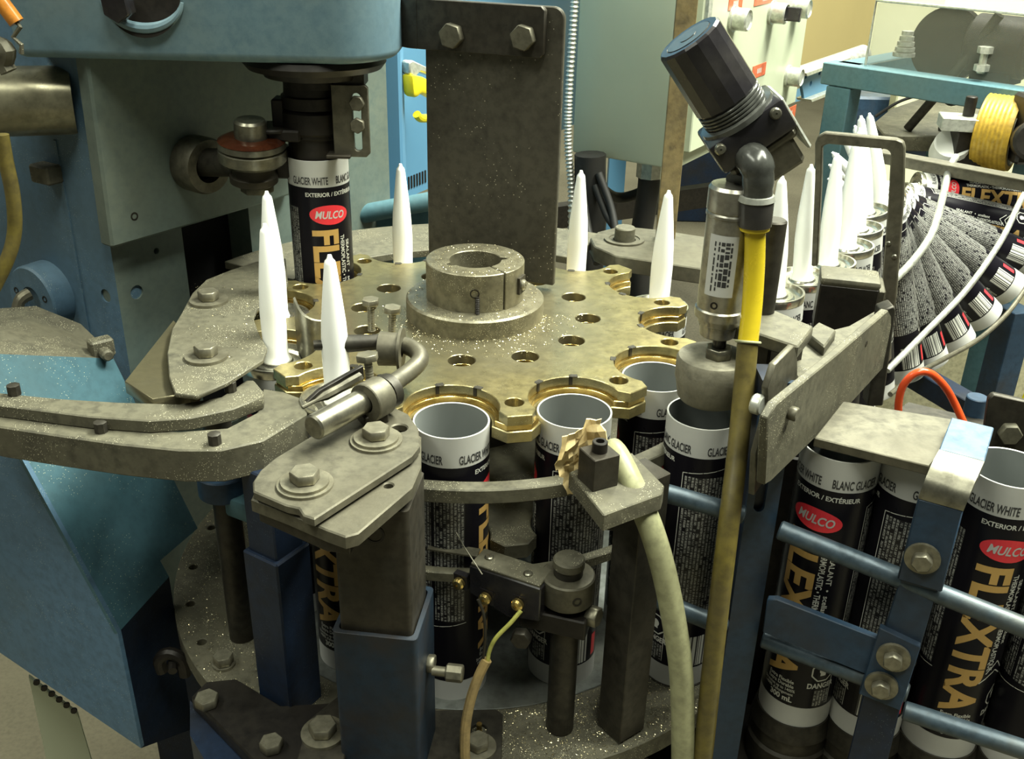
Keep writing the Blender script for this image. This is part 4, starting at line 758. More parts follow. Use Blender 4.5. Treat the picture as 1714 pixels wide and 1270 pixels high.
mb = MB(); mb.box(t_+ax*7.75+X_*.1, (4.4, 3.6, .7), RB); mb.box(t_+ax*8.8+X_*.2, (3.4, 3.2, 2.0), RB); part('body', mb, MT['steel'], rg, bev=.25)
mb = MB(); mb.box(t_+ax*7.4+X_*2.42, (.25, 3.4, 3.6), RB); part('side_cover', mb, MT['galv'], rg, bev=.12)
for s, h in ((-1.9, 6.0), (1.7, 6.1)): screw(rg, t_+ax*h+X_*s-V(0, 2.15, 0), (0, -1, .1), .34, .3, MT['steel_bright'])
mb = MB(); mb.cyl(t_+ax*8.8, V(PX+.2, PYY, 14.3), .95, n=20); part('nipple', mb, MT['fitting_grey'], rg)
e0 = Py(1258, 262, -14.8)
ep = [Py(1252, 262, -12.8), Py(1256, 264, -14.4), Py(1266, 276, -15.3), Py(1269, 300, -15.5), Py(1267, 335, -15.5)]
mb = MB(); mb.tube(ep, [.95, 1.0, 1.0, .92, .88], 20, smooth=5); el = part('elbow', mb, MT['fitting_grey'], rg, label='shiny grey elbow fitting')
c0, c1 = Py(1267, 328, -15.5), Py(1263, 384, -15.5)
ca = (c1-c0).normalized(); cl = (c1-c0).length
mb = MB(); mb.lathe([(.8, -.1), (1.0, -.05), (1.08, .25), (.95, .35)], c0, ca, 28); part('release_ring', mb, MT['galv'], rg)
mb = MB(); mb.lathe([(.7, .3), (1.0, .3), (1.02, .4), (.98, cl-.25), (.6, cl-.25)], c0, ca, 28); part('collet', mb, MT['plastic_black'], rg)
mb = MB(); mb.lathe([(.6, cl-.3), (.9, cl-.3), (.88, cl), (.6, cl+.05)], c0, ca, 28); part('yellow_ring', mb, MT['hose_yellow'], rg)
hz = root('supply_hose', 'yellow air hose running down from the elbow, brown and dirty below its tie', 'hose', (17, -20, -40))
up = [Py(1264, 380, -15.5), Py(1263, 440, -15.7), Py(1259, 510, -16.2), Py(1252, 572, -17)]
dn_ = [Py(1252, 570, -17), Py(1244, 660, -18.2), Py(1234, 760, -20), Py(1217, 900, -22.8), Py(1198, 1060, -24), Py(1176, 1270, -24.6), Py(1160, 1420, -25), Py(1140, 1650, -25)]
mb = MB(); mb.tube(up, .62, 18, smooth=6); part('clean_length', mb, MT['hose_yellow'], hz)
mb = MB(); mb.tube(dn_, .64, 18, smooth=6); part('dirty_length', mb, MT['hose_old'], hz)
mb = MB(); c = up[-1]; d = (dn_[1]-up[-2]).normalized(); x, y, a_ = frame(d); mb.tube([c+(x*math.cos(t)+y*math.sin(t))*.72 for t in [2*math.pi*k/20 for k in range(21)]], .09, 8); part('wire_tie', mb, MT['hose_beige'], hz)
# ---------------------------------------------------------------- brackets beside the cylinder
cb = root('cylinder_bracket', 'rusty welded steel bracket right of the pneumatic cylinder', 'bracket', (20, -12, 2))
mb = MB(); mb.slab(zp(5.4, [(1170, 512), (1245, 505), (1300, 520), (1362, 546), (1336, 580), (1240, 548), (1175, 535)]), 5.4, .9); part('top_plate', mb, MT['steel_dusty'], cb, bev=.1)
c = Pz(1300, 600, 3.6); mb = MB(); mb.box((c.x+.0, c.y+1.6, 2.6), (3.4, 2.6, 3.8), Matrix.Rotation(.62, 3, 'Z')); part('weld_block', mb, MT['steel_dark'], cb, bev=.15)
mb = MB(); rn = random.Random(3)
for k in range(16): p = Pz(1245+k*5.6, 556+k*1.9+rn.uniform(-6, 6), 4.45); mb.lathe([(0, -.3), (.3, -.1), (.32, .1), (0, .32)], p+V(0, .1, rn.uniform(-.3, .1)), (rn.uniform(-1, 1), -1, rn.uniform(-1, 1)), 8)
part('weld_bead', mb, MT['rust_bar'], cb)
g_ = Pz(1275, 520, 5.4); mb = MB(); mb.cyl((g_.x, g_.y, 5.3), (g_.x, g_.y, 11.6), .82, n=22, ch=.1); part('guide_rod', mb, MT['steel_dark'], cb)
GP = VP((17.3, -24.3), (.588, .809))
mb = MB(); mb.prism([GP.sz(x, y) for x, y in ((1286, 700), (1300, 676), (1405, 590), (1487, 519), (1492, 528), (1493, 600), (1420, 680), (1395, 703), (1290, 806), (1280, 812))], GP.o-GP.n*.55, GP.u, V(0, 0, 1), GP.n, .55)
gpl = root('side_guide', 'long grey steel side guide plate sloping back along the lane', 'guide plate', (22, -17, -1)); part('plate', mb, MT['steel_dusty'], gpl, bev=.08)
q = GP.pt(1321, 690); bolt(gpl, q, GP.n, r=.45, h=.5, m=MT['steel'])
for x, y in ((1313, 717), (1450, 575)): q = GP.pt(x, y); inst('slot_mark', 'slm', lambda q_: q_.lathe([(.22, -.05), (.22, .02), (.12, .02), (0, -.03)], n=10), MT['steel_black'], gpl, q, GP.n)
GB = VP((GP.o-GP.n*1.0)[:2], GP.u[:2])
mb = MB(); mb.prism([GB.sz(x, y) for x, y in ((1285, 690), (1285, 650), (1298, 610), (1330, 578), (1335, 600), (1335, 700), (1282, 800), (1262, 830), (1266, 760))], GB.o-GB.n*.4, GB.u, V(0, 0, 1), GB.n, .4)
part('end_bracket', mb, MT['steel'], gpl, bev=.06); q = GB.pt(1284, 672); mb = MB(); mb.cyl(q-GB.n*.2+V(-.6, .1, -.2), q+GB.n*.4+V(-.6, .1, -.2), .6, n=16, ch=.1); part('spacer', mb, MT['galv'], gpl)
bp = root('blue_post', 'upright blue steel post behind the yellow hose, slotted near its top', 'post', (19.4, -18.5, FLOOR))
sl = lambda cz, hh: [(.36*math.cos(t)-.2, cz+hh*(1 if math.sin(t) >= 0 else -1)+.45*math.sin(t)) for t in [2*math.pi*k/16 for k in range(16)]]
mb = MB(); mb.holes([(-1.0, FLOOR), (1.0, FLOOR), (1.0, 4.2), (-1.0, 4.2)], [sl(1.0, .7), sl(-3.2, 1.2)], (18.9, -19.5, 0), (1, 0, 0), (0, 0, 1), (0, -1, 0), .4); part('front_face', mb, MT['paint_bar'], bp)
mb = MB(); mb.box((18.9, -18.2, (FLOOR+4.0)/2), (1.9, 2.6, 4.0-FLOOR)); part('core', mb, MT['paint_navy'], bp)
# welded block, small plate and strap frame on the outgoing lane
c = Py(1415, 505, -1.0); RBk = Matrix.Rotation(math.radians(-14), 3, 'Z')
bl = root('welded_block', 'dark block with rusty welded cap in front of the outgoing nozzles', 'block', (c.x, c.y, c.z-2))
mb = MB(); mb.box((c.x, c.y, c.z-.2), (4.3, 3.0, 3.9), RBk); part('block', mb, MT['steel_black'], bl, bev=.12)
mb = MB(); mb.box((c.x, c.y, c.z+1.95), (4.4, 3.1, .7), RBk); part('cap', mb, MT['steel_dusty'], bl, bev=.3, seg=2)
mb = MB(); mb.box((c.x+2.6, c.y+.6, c.z+.6), (.7, 3.2, 1.4), RBk); part('side_lug', mb, MT['steel'], bl, bev=.1)
mb = MB(); mb.slab(zp(3.6, [(1350, 556), (1370, 538), (1400, 552), (1380, 580)]), 3.6, .8); part('small_plate', mb, MT['steel_dusty'], bl, bev=.1)
mb = MB(); q = Pz(1372, 566, 3.6); mb.slab(zp(2.9, [(1320, 610), (1340, 565), (1420, 545), (1490, 505), (1480, 545), (1400, 600), (1345, 645)]), 2.9, .5); part('rail_top', mb, MT['steel_dusty'], bl, bev=.08)
UF = VP((27.6, 9.2), (6.6, -2.8))
uo = [(1358, 446), (1364, 300), (1364, 240), (1369, 228), (1380, 222), (1500, 233), (1512, 238), (1515, 248), (1513, 330), (1500, 500), (1470, 662), (1446, 655), (1474, 500), (1487, 330), (1491, 256), (1484, 250), (1385, 241), (1376, 246), (1375, 300), (1368, 446)]
mb = MB(); mb.prism([UF.sz(x, y) for x, y in uo], UF.o-UF.n*.9, UF.u, V(0, 0, 1), UF.n, .9); uf = solo('strap_arch', mb, MT['steel'], 'bent flat steel strap frame arching over the outgoing nozzles', 'frame', bev=.1)
for x, y in ((1487, 408), (1497, 430), (1478, 500)): q = UF.pt(x, y); inst('rivet', 'rivet', lambda q_: q_.lathe([(0, .12), (.16, .1), (.24, 0), (0, -.02)], n=10), MT['steel_bright'], uf, q, UF.n)
mb = MB(); q = VP((29.3, -7.0), (1, 0)); mb.prism([q.sz(x, y) for x, y in ((1475, 520), (1497, 512), (1500, 520), (1478, 680), (1452, 680))], q.o, q.u, V(0, 0, 1), -q.n, 1.4); solo('stop_bar', mb, MT['steel_dark'], 'upright dark steel stop bar at the far end of the side guide', 'bar', bev=.1)
# ---------------------------------------------------------------- front right lane fence
cvb = root('cover_bar', 'flat grey steel bar lying across the open tubes in front', 'bar', (26, -18, -.3))
mb = MB(); mb.slab(zp(.3, [(1363, 732), (1411, 671), (1618, 705), (1556, 780)]), .3, .65); part('flat_bar', mb, MT['steel'], cvb, bev=.07)
FP = VP(Pz(1575, 845, -1.0)[:2], (.92, -.39))
uf_ = root('fence_upright', 'upright blue fence bar with bolts and a bent scuffed silver top', 'fence bar', (28, -24, -30))
def fpoly(px, h0, th): mb = MB(); mb.prism([FP.sz(x, y) for x, y in px], FP.o+FP.n*(h0-th), FP.u, V(0, 0, 1), FP.n, th); return mb
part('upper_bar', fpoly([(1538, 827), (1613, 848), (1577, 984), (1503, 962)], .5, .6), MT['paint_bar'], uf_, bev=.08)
part('middle_bar', fpoly([(1512, 955), (1572, 975), (1540, 1085), (1478, 1060)], .1, .6), MT['paint_bar'], uf_, bev=.05)
part('joint_plate', fpoly([(1474, 1042), (1542, 1074), (1508, 1180), (1439, 1152)], .55, .55), MT['paint_bar'], uf_, bev=.05)
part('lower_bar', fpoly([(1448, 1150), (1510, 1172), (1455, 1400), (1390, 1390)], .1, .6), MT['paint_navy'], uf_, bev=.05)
part('cross_bar', fpoly([(1284, 1003), (1300, 1003), (1478, 1072), (1452, 1130), (1276, 1058)], .0, .5), MT['paint_bar'], uf_, bev=.06)
t1, t2 = FP.pt(1538, 827)+FP.n*.5, FP.pt(1613, 848)+FP.n*.5
w1, w2 = Pz(1553, 788, 1.0), Pz(1628, 815, 1.0); r1, r2 = Pz(1593, 698, 1.3), Pz(1664, 715, 1.3)
m1, m2 = Pz(1572, 752, 1.25), Pz(1648, 772, 1.25)
def ribbon(rows, th):
    mb = MB(); vs = []
    for i, (a, b) in enumerate(rows):
        p0 = rows[max(i-1, 0)]; p1 = rows[min(i+1, len(rows)-1)]; n = (p1[0]-p0[0]).cross(b-a).normalized()
        vs += [a, b, b+n*th, a+n*th]
    k = len(rows); mb.add(vs, [(i*4+j, i*4+(j+1) % 4, i*4+4+(j+1) % 4, i*4+4+j) for i in range(k-1) for j in range(4)]+[(3, 2, 1, 0), tuple((k-1)*4+j for j in range(4))]); return mb
part('bent_top', ribbon([(m1, m2), (r1, r2)], .5), MT['paint_scuff'], uf_, bev=.06, label='scuffed pale blue bent top')
mid = [(t1+(m1-t1)*f+(w1-(t1+m1)/2)*4*f*(1-f)*.7, t2+(m2-t2)*f+(w2-(t2+m2)/2)*4*f*(1-f)*.7) for f in (0, .2, .4, .6, .8, 1.)]
part('bend', ribbon(mid, .5), MT['steel_bright'], uf_, label='bare shiny metal at the bend')
for px, py_, h in ((1545, 925, .5), (1497, 1089, .55), (1477, 1136, .55)): bolt(uf_, FP.pt(px, py_)+FP.n*h, FP.n, r=.62, h=.55, wr=1.0, m=MT['bolt'])
RP = VP((20, -20.3), (2, -1))
for i, (p0, p1, lab) in enumerate((((1304, 886), (1780, 1076), 'upper blue-grey fence rod in front of the waiting tubes'), ((1276, 1068), (1520, 1160), 'lower left blue-grey fence rod ending at the blue upright'), ((1512, 1188), (1780, 1276), 'lower right blue-grey fence rod below the gold letters'))):
    mb = MB(); mb.cyl(RP.pt(*p0), RP.pt(*p1), .62, n=20, ch=.1); solo('fence_rod', mb, MT['rod_blue'], lab, 'rod', group='fence rods')
for p0, p1, lab in (((1104, 822, -19.7), (1245, 862, -20.6), 'short upper rod between the square post and blue post'), ((1090, 1000, -20.0), (1215, 1050, -20.8), 'short lower rod between the square post and blue post')):
    mb = MB(); mb.cyl(Py(*p0), Py(*p1), .6, n=20, ch=.1); solo('fence_rod', mb, MT['rod_blue'], lab, 'rod', group='fence rods')
mb = MB(); mb.slab([(13.5, -18.5), (22, -21.5), (44, -27), (44, -14), (20, -11), (15, -10)], -27.5, 2); solo('lane_bed', mb, MT['steel_black'], 'dark steel lane bed under the waiting tubes', 'machine bed')
for (x, y), lab in (((15.9, -13.96), 'steel cup under the tube below the pad'), ((24, -17.7), 'worn ringed steel cup under the tube with the red oval'), ((28.75, -18.8), 'shiny steel cup under the tube behind the upright blue bar'), ((33.5, -20.2), 'steel cup under the gold lettered tube at right'), ((38.4, -21.8), 'steel cup under the tube at the right picture edge')):
    mb = MB(); mb.lathe([(0, -27.5), (2.9, -27.5), (2.95, -25.3), (2.75, -25.1), (2.8, -24.0), (2.9, -23.9), (2.7, -22.9), (2.6, ZB-.02), (0, ZB-.02)], (x, y, 0), n=32); solo('tube_cup', mb, MT['steel_dark'], lab, 'cup', group='cups under the waiting tubes', sharp=25)
q = VP(Py(1690, 720, -8)[:2], (1, -.15)); mb = MB(); mb.prism([q.sz(x, y) for x, y in ((1655, 668), (1663, 660), (1800, 690), (1800, 820), (1640, 775))], q.o, q.u, V(0, 0, 1), -q.n, .6)
ap = root('angle_plate', 'dark steel plate with one big round bolt at the right edge', 'plate', Py(1690, 770, -8)); part('plate', mb, MT['steel_dark'], ap, bev=.1); bolt(ap, q.pt(1688, 722), q.n, r=.85, h=.7, m=MT['steel_dusty'])
mb = MB(); mb.slab(zp(-4.6, [(1600, 790), (1650, 755), (1800, 790), (1800, 850), (1640, 840)]), -4.6, .5); part('ledge', mb, MT['steel_dusty'], ap, bev=.06)
mb = MB(); mb.tube([Py(1505, 715, -3), Py(1504, 675, -3), Py(1512, 645, -3), Py(1532, 625, -3), Py(1556, 624, -3), Py(1580, 645, -3), Py(1598, 675, -3), Py(1616, 715, -3.5)], .3, 12, smooth=6); solo('red_hose', mb, MT['hose_red'], 'thin red plastic hose arching behind the flat bar', 'hose')
mb = MB(); c = Py(1630, 690, 8); mb.cyl(c+V(0, 0, -14), c+V(0, 0, 1.6), .95, n=20, ch=.08); solo('blue_peg', mb, MT['paint_bar'], 'short round dark blue peg behind the red hose', 'peg')
mb = MB(); mb.slab(zp(-12, [(1495, 690), (1520, 672), (1660, 705), (1720, 730), (1720, 760), (1640, 750)]), -12, 1.5); solo('lower_rail', mb, MT['steel_dark'], 'dark steel rail low behind the red hose', 'rail', bev=.08)
mb = MB(); mb.prism([(0, -27.4), (30, -27.4), (30, -5), (0, -5)], (19.6, -12.2, 0), V(26, -7, 0).normalized(), (0, 0, 1), V(7, 26, 0).normalized(), .4); solo('lane_shade_board', mb, MT['steel_black'], 'added dark board making the shade behind the waiting tubes at right', 'board')  # dark board added so the gap behind the tubes reads as shade
mb = MB(); mb.box((31, -14, (FLOOR-29.6)/2), (24, 14, -29.6-FLOOR)); solo('lane_pedestal', mb, MT['steel_black'], 'dark pedestal under the tube lane at lower right', 'pedestal')
# ---------------------------------------------------------------- chute rods around the fan
for path, r, lab in (([Py(1600, 262, 46), Py(1588, 285, 44), Py(1578, 330, 40), Py(1560, 390, 35), Py(1525, 440, 31), Py(1485, 478, 27)], .42, 'bent steel chute rod across the upper fan of tubes'), ([Py(1730, 300, 50), Py(1706, 340, 47), Py(1676, 402, 43), Py(1620, 482, 37), Py(1550, 555, 31), Py(1485, 620, 26)], .36, 'long bent steel chute rod across the lower fan of tubes')):
    mb = MB(); mb.tube(path, r, 12, smooth=8); solo('chute_rod', mb, MT['galv'], lab, 'rod', group='chute rods')
mb = MB(); mb.tube([Py(1730, 462, 52), Py(1690, 520, 46), Py(1640, 566, 41), Py(1585, 598, 36), Py(1535, 625, 31), Py(1490, 660, 26)], .3, 10, smooth=8); solo('chute_rod', mb, MT['steel'], 'thin curved chute rod under the white tube ends', 'rod', group='chute rods')
a, b = Py(1470, 262, 50), Py(1760, 318, 50); b = Pz(1760, 318, a.z); mb = MB(); d = (b-a).normalized(); R_ = Matrix.Rotation(math.atan2(d.y, d.x), 3, 'Z'); mb.box((a+b)/2, ((b-a).length, 1.4, 1.2), R_); mb.box((a+b)/2+V(0, 0, .7), ((b-a).length, 2.2, .2), R_); solo('chute_rail', mb, MT['steel'], 'straight steel angle rail above the fan of printed tubes', 'rail', bev=.05)
# ---------------------------------------------------------------- back arm with pin
ba = root('pivot_arm', 'grey steel pivot arm with a round pin and washer behind the wheel', 'arm', (14, 21, -2.5))
mb = MB(); mb.slab(zp(-.6, [(988, 398), (1000, 388), (1040, 378), (1100, 384), (1180, 396), (1300, 415), (1300, 470), (1190, 452), (1110, 440), (1030, 428), (995, 412)]), -.6, 1.5); part('arm', mb, MT['steel'], ba, bev=.1)
c = Pz(1045, 402, -.6); mb = MB(); mb.lathe([(0, 0), (1.95, 0), (1.95, .18), (1.5, .2), (1.45, .1), (1.1, .1)], c, n=40); part('washer', mb, MT['steel'], ba)
mb = MB(); mb.lathe([(0, 0), (1.02, 0), (.98, .9), (1.0, 1.25), (.9, 1.35), (0, 1.35)], c, n=32); part('pin', mb, MT['steel_dusty'], ba)
# ---------------------------------------------------------------- electrical cabinet
K = Py(1130, 285, 62); K1 = Pz(957, 255, K.z); K2 = Pz(1318, 191, K.z)
eb = root('electrical_cabinet', 'pale grey-green electrical cabinet with push buttons, at top centre', 'electrical cabinet', (K.x, K.y, K.z))
back = K1+(K2-K)
mb = MB(); mb.slab([(K.x, K.y), (K2.x, K2.y), (back.x, back.y), (K1.x, K1.y)], K.z+70, 70); part('case', mb, MT['cabinet'], eb, bev=.35, seg=2)
CB = VP(K[:2], (K2-K)[:2]); CL = VP(K[:2], (K1-K)[:2])
def cbx(px, n_=CB): return [n_.sz(x, y) for x, y in px]
L2 = (K2-K).length
mb = MB(); mb.prism([(1.6, K.z+2.2), (L2-.4, K.z+2.2), (L2-.4, K.z+68), (1.6, K.z+68)], CB.o, CB.u, V(0, 0, 1), CB.n, 1.2); part('door', mb, MT['cabinet'], eb, bev=.15)
mb = MB(); s_ = CB.sz(1150, 100); mb.prism([(1.9, K.z+12), (3.2, K.z+12), (3.2, K.z+60), (1.9, K.z+60)], CB.o, CB.u, V(0, 0, 1), CB.n, 1.7); part('hinge_strip', mb, MT['galv'], eb)
for px, py_, kind in ((1212, 30, 0), (1278, 20, 1), (1318, 12, 0), (1306, 126, 0)):
    q = CB.pt(px, py_)+CB.n*1.2
    b_ = inst('button', 'btn', lambda q_: q_.lathe([(0, 0), (1.75, 0), (1.75, .4), (1.5, .45), (1.5, 2.2), (1.3, 2.4), (1.15, 2.2), (0, 2.2)], n=28), MT['galv'], eb, q, CB.n)
    if kind: mb = MB(); mb.box(q+CB.n*2.9, (.9, 3.2, 2.0), Matrix.Rotation(math.atan2(CB.u.y, CB.u.x), 3, 'Z') @ Matrix.Rotation(.2, 3, 'Y')); part('selector_knob', mb, MT['plastic_black'], eb, bev=.15)
for x0, x1, y0, y1 in ((1206, 1227, -3, 12), (1250, 1282, -10, 2), (1247, 1267, 110, 123), (1303, 1318, 182, 194)):
    A_, B_ = CB.sz(x0, y0), CB.sz(x1, y1); mb = MB(); mb.prism([(A_[0], B_[1]), (B_[0], B_[1]), (B_[0], A_[1]), (A_[0], A_[1])], CB.o+CB.n*1.2, CB.u, V(0, 0, 1), CB.n, .08); tg = part('name_tag', mb, MT['tag_red'], eb)
    mb = MB(); cx, cz = (A_[0]+B_[0])/2, (A_[1]+B_[1])/2
    for k in range(4): mb.prism([(cx-.9+k*.5, cz-.35), (cx-.6+k*.5, cz-.35), (cx-.6+k*.5, cz+.35), (cx-.9+k*.5, cz+.35)], CB.o+CB.n*1.28, CB.u, V(0, 0, 1), CB.n, .02)
    part('tag_marks', mb, MT['paper_white'], tg)
# flexible conduit
cy0 = CL.pt(957, 255); mb = MB(); pth = spline([Py(964, -30, 66), Py(958, 60, 66), Py(952, 160, 66), Py(951, 240, 66), Py(957, 330, 66), Py(955, 440, 66)], 40)
mb.tube(pth, [.62 if k % 3 == 0 else .45 for k in range(len(pth))], 10); solo('flexible_conduit', mb, MT['galv'], 'ribbed metal flexible conduit down the left side of the cabinet', 'conduit', sharp=60)
for path, r, lab in (([Py(988, 258, 66), Py(988, 300, 66), Py(990, 360, 66), Py(985, 450, 66), Py(985, 700, 66)], 2.2, 'thick black conduit under the left end of the cabinet'), ([Py(1088, 278, 68), Py(1085, 320, 68), Py(1074, 390, 68), Py(1070, 450, 68), Py(1068, 800, 68)], 1.6, 'black ribbed conduit under the cabinet corner'),
                     ([Py(1002, 290, 64), Py(1022, 345, 62), Py(1030, 390, 60), Py(1030, 440, 58)], .55, 'thin black cable sloping right from the conduit'), ([Py(996, 310, 64), Py(1015, 360, 62), Py(1035, 395, 60), Py(1040, 450, 58)], .5, 'second thin black cable beside the pin'), ([Py(975, 330, 63), Py(985, 390, 60), Py(1000, 440, 56)], .6, 'thin black cable dropping left of the pin'), ([Py(1000, 310, 70), Py(1030, 330, 75), Py(1065, 325, 75), Py(1110, 300, 75)], .8, 'black cable sagging between the two conduits')):
    mb = MB(); mb.tube(path, r, 12, smooth=6); solo('black_cable', mb, MT['rubber'], lab, 'cable', group='black cables under the cabinet')
q = Py(1088, 282, 68); mb = MB(); mb.cyl(q+V(0, 0, -1.2), q+V(0, 0, 1.5), 1.9, n=8); solo('conduit_fitting', mb, MT['galv'], 'pale conduit fitting below the cabinet corner', 'fitting')
mb = MB(); a, b = Py(1150, -30, 24), Py(1128, 470, 24); 
a = Py(1152, -20, 22); b = V(a.x, a.y, -3); mb.box((a+b)/2, (1.9, .5, (a-b).length)); solo('rusty_bar', mb, MT['rust_bar'], 'upright rusty flat bar behind the regulator', 'bar', bev=.05)
mb = MB(); c = Pz(1175, 372, FLOOR); mb.box((c.x, c.y+12, FLOOR+24), (34, 24, 48)); solo('navy_box', mb, MT['paint_navy'], 'dark blue box standing on the floor behind the rusty bar', 'box', bev=.5)
mb = MB(); mb.box(Py(1050, 345, 150), (70, 3, 5), Matrix.Rotation(.5, 3, 'Z')); solo('floor_beam', mb, MT['steel_black'], 'dark beam lying far behind the cables', 'beam')
# ---------------------------------------------------------------- blue panels behind the tall plate
q0 = Py(560, 100, 48); q1 = Py(676, 100, 48); mb = MB(); q0 = Py(590, 100, 46); mb.box(((q0.x+q1.x)/2, 46, -20), (q1.x-q0.x, 3.6, 144)); solo('blue_locker', mb, MT['paint_panel'], 'light blue steel locker side behind the spindle', 'locker', bev=.3)
a = Py(680, 332, 52); b = Pz(962, 208, a.z); BP = VP(a[:2], (b-a)[:2]); Lb = (b-a).length
bpn = root('blue_cabinet', 'deep blue steel cabinet front behind the tall dark plate', 'cabinet', a)
mb = MB(); mb.prism([(-2, a.z), (Lb, a.z), (Lb, a.z+80), (-2, a.z+80)], BP.o, BP.u, V(0, 0, 1), -BP.n, 4); part('sheet', mb, MT['paint_panel'], bpn)
mb = MB()
for k in range(7): s_ = BP.sz(683+k*4.6, 317-k*1.9); mb.prism([(s_[0], s_[1]), (s_[0]+.3, s_[1]), (s_[0]+.3, s_[1]+1.6), (s_[0], s_[1]+1.6)], BP.o, BP.u, V(0, 0, 1), BP.n, .1)
part('vent_slots', mb, MT['steel_black'], bpn)
ty = root('yellow_tool', 'bright yellow hand tool with grey clip hanging on the blue panel', 'hand tool', Py(690, 190, 49))
TY = VP(Py(690, 140, 48)[:2], BP.u[:2])
mb = MB(); mb.prism([TY.sz(x, y) for x, y in ((671, 122), (692, 127), (716, 140), (718, 168), (700, 158), (688, 154), (680, 162), (674, 158))], TY.o, TY.u, V(0, 0, 1), TY.n, 1.6); part('handle', mb, MT['tool_yellow'], ty, bev=.4, seg=2)
mb = MB(); mb.tube([TY.pt(690, 190)+TY.n*.6, TY.pt(697, 197)+TY.n*.6, TY.pt(716, 196)+TY.n*.6], .5, 10, smooth=3); part('lower_handle', mb, MT['tool_yellow'], ty)
mb = MB(); mb.prism([TY.sz(x, y) for x, y in ((671, 102), (676, 99), (712, 116), (712, 126), (690, 118), (681, 128), (672, 122))], TY.o, TY.u, V(0, 0, 1), TY.n, 1.2); part('clip', mb, MT['galv'], ty, bev=.15)
mb = MB(); mb.prism([(q.x, q.z) for q in (Py(585, 362, 32), Py(735, 338, 32), Py(735, 372, 32), Py(590, 398, 32))], (0, 36, 0), (1, 0, 0), (0, 0, 1), (0, -1, 0), 5); mb.cyl(Py(585, 362, 30), Py(740, 333, 30), 1.0, n=16); solo('blue_ledge', mb, MT['paint_frame'], 'blue painted ledge with rounded lip low behind the wheel', 'ledge', bev=.3)
mb = MB(); mb.box((-6, 41, -16), (20, 6, 20)); solo('blue_crossmember', mb, MT['paint_frame'], 'blue machine crossmember low behind the wheel', 'beam', bev=.3)
# ---------------------------------------------------------------- blue frame table at upper right
a = Py(1402, 106, 95); b = Pz(1760, 157, a.z-0); d = (b-a).normalized(); Rf = Matrix.Rotation(math.atan2(d.y, d.x), 3, 'Z'); nb = V(-d.y, d.x, 0)
ft = root('frame_table', 'blue steel frame table with clear guard, at upper right', 'frame table', (a.x, a.y, FLOOR))
mb = MB(); mb.box((a+b)/2+V(0, 0, -1.5), ((b-a).length+3, 4.0, 3.4), Rf); part('front_beam', mb, MT['paint_frame'], ft, bev=.15)
mb = MB(); mb.box(a+d*1.8+V(0, 0, (FLOOR-a.z)/2-1.6), (4.2, 3.9, a.z-FLOOR-3.4), Rf); part('leg', mb, MT['paint_frame'], ft, bev=.15)
mb = MB(); mb.box(b+V(0, 0, (FLOOR-a.z)/2-3), (4.2, 4.0, a.z-FLOOR-6), Rf); part('leg', mb, MT['paint_frame'], ft, bev=.15)
mb = MB(); mb.box(a+d*1.8+nb*20+V(0, 0, -1.5), (4, 40, 3.4), Rf); part('side_beam', mb, MT['paint_frame'], ft, bev=.15)
mb = MB(); mb.box(a+d*3+nb*40+V(0, 0, (FLOOR-a.z)/2-3), (4.2, 4.0, a.z-FLOOR-6), Rf); part('leg', mb, MT['paint_frame'], ft, bev=.15)
mb = MB(); mb.box((a+b)/2+nb*40+V(0, 0, -1.5), ((b-a).length+3, 4.0, 3.4), Rf); part('rear_beam', mb, MT['paint_frame'], ft, bev=.15)
FB = VP((a+nb*1.0)[:2], d[:2]); g0 = FB.sz(1450, 104)[0]; g1 = (b-a).length; zt0 = FB.sz(1460, 2)[1]
gd = root('clear_guard', 'clear plastic guard box standing on the blue frame table', 'guard', a+d*g0)
for nm, mbx in (('front_pane', MB().prism([(g0, a.z+.2), (g1, a.z+.2), (g1, zt0), (g0, zt0)], FB.o, FB.u, V(0, 0, 1), -FB.n, .4)), ('side_pane', MB().box(FB.at(g0+.2, (a.z+zt0)/2, -12), (.4, 23, zt0-a.z-.4), Rf)), ('top_pane', MB().box(FB.at((g0+g1)/2, zt0+.2, -12), (g1-g0, 24, .4), Rf))): part(nm, mbx, MT['guard_clear'], gd)
mb = MB(); mb.tube([FB.at(g0, a.z, .1), FB.at(g0, zt0+.2, .1), FB.at(g1, zt0+.2, .1)], .22, 6); part('edge_trim', mb, MT['galv'], gd)
wc = FB.pt(1555, 82)+nb*7
wp = root('drive_pulley', 'large dark round drive pulley inside the clear guard', 'pulley', wc+V(0, 0, -6))
mb = MB(); mb.lathe([(0, -.6), (1.0, -.6), (1.0, -.3), (5.2, -.3), (5.5, -.5), (5.7, -.4), (5.7, 1.2), (0, 1.2)], wc, -FB.n*-1, 48); part('disc', mb, MT['steel_black'], wp)
mb = MB(); mb.cyl(wc-V(0, 0, 0), V(wc.x, wc.y, a.z-2)+nb*2, .8, n=12); part('stand', mb, MT['steel_dark'], wp)
mc = FB.pt(1640, 85)+nb*8; mb = MB(); mb.cyl(mc-d*4.5, mc+d*4.5, 4.4, n=32, ch=.5); mb.box(mc-V(0, 0, 4), (6, 5, 2.5), Rf); solo('drive_motor', mb, MT['steel_black'], 'dark motor behind the pulley inside the clear guard', 'motor')
mb = MB(); mb.tube([FB.pt(1497, 222)-FB.n*4.5, FB.pt(1560, 148)-FB.n*4.5, FB.pt(1652, 28)-FB.n*4.5], .75, 12); solo('lever_bar', mb, MT['steel_dark'], 'long dark lever bar leaning across the blue frame table', 'lever')
mb = MB()
for k in range(5): mb.cyl(FB.pt(1492, 98)+nb*4+V(0, 0, k*.8), FB.pt(1492, 98)+nb*4+V(0, 0, k*.8+.6), 1.7-.2*k, n=16)
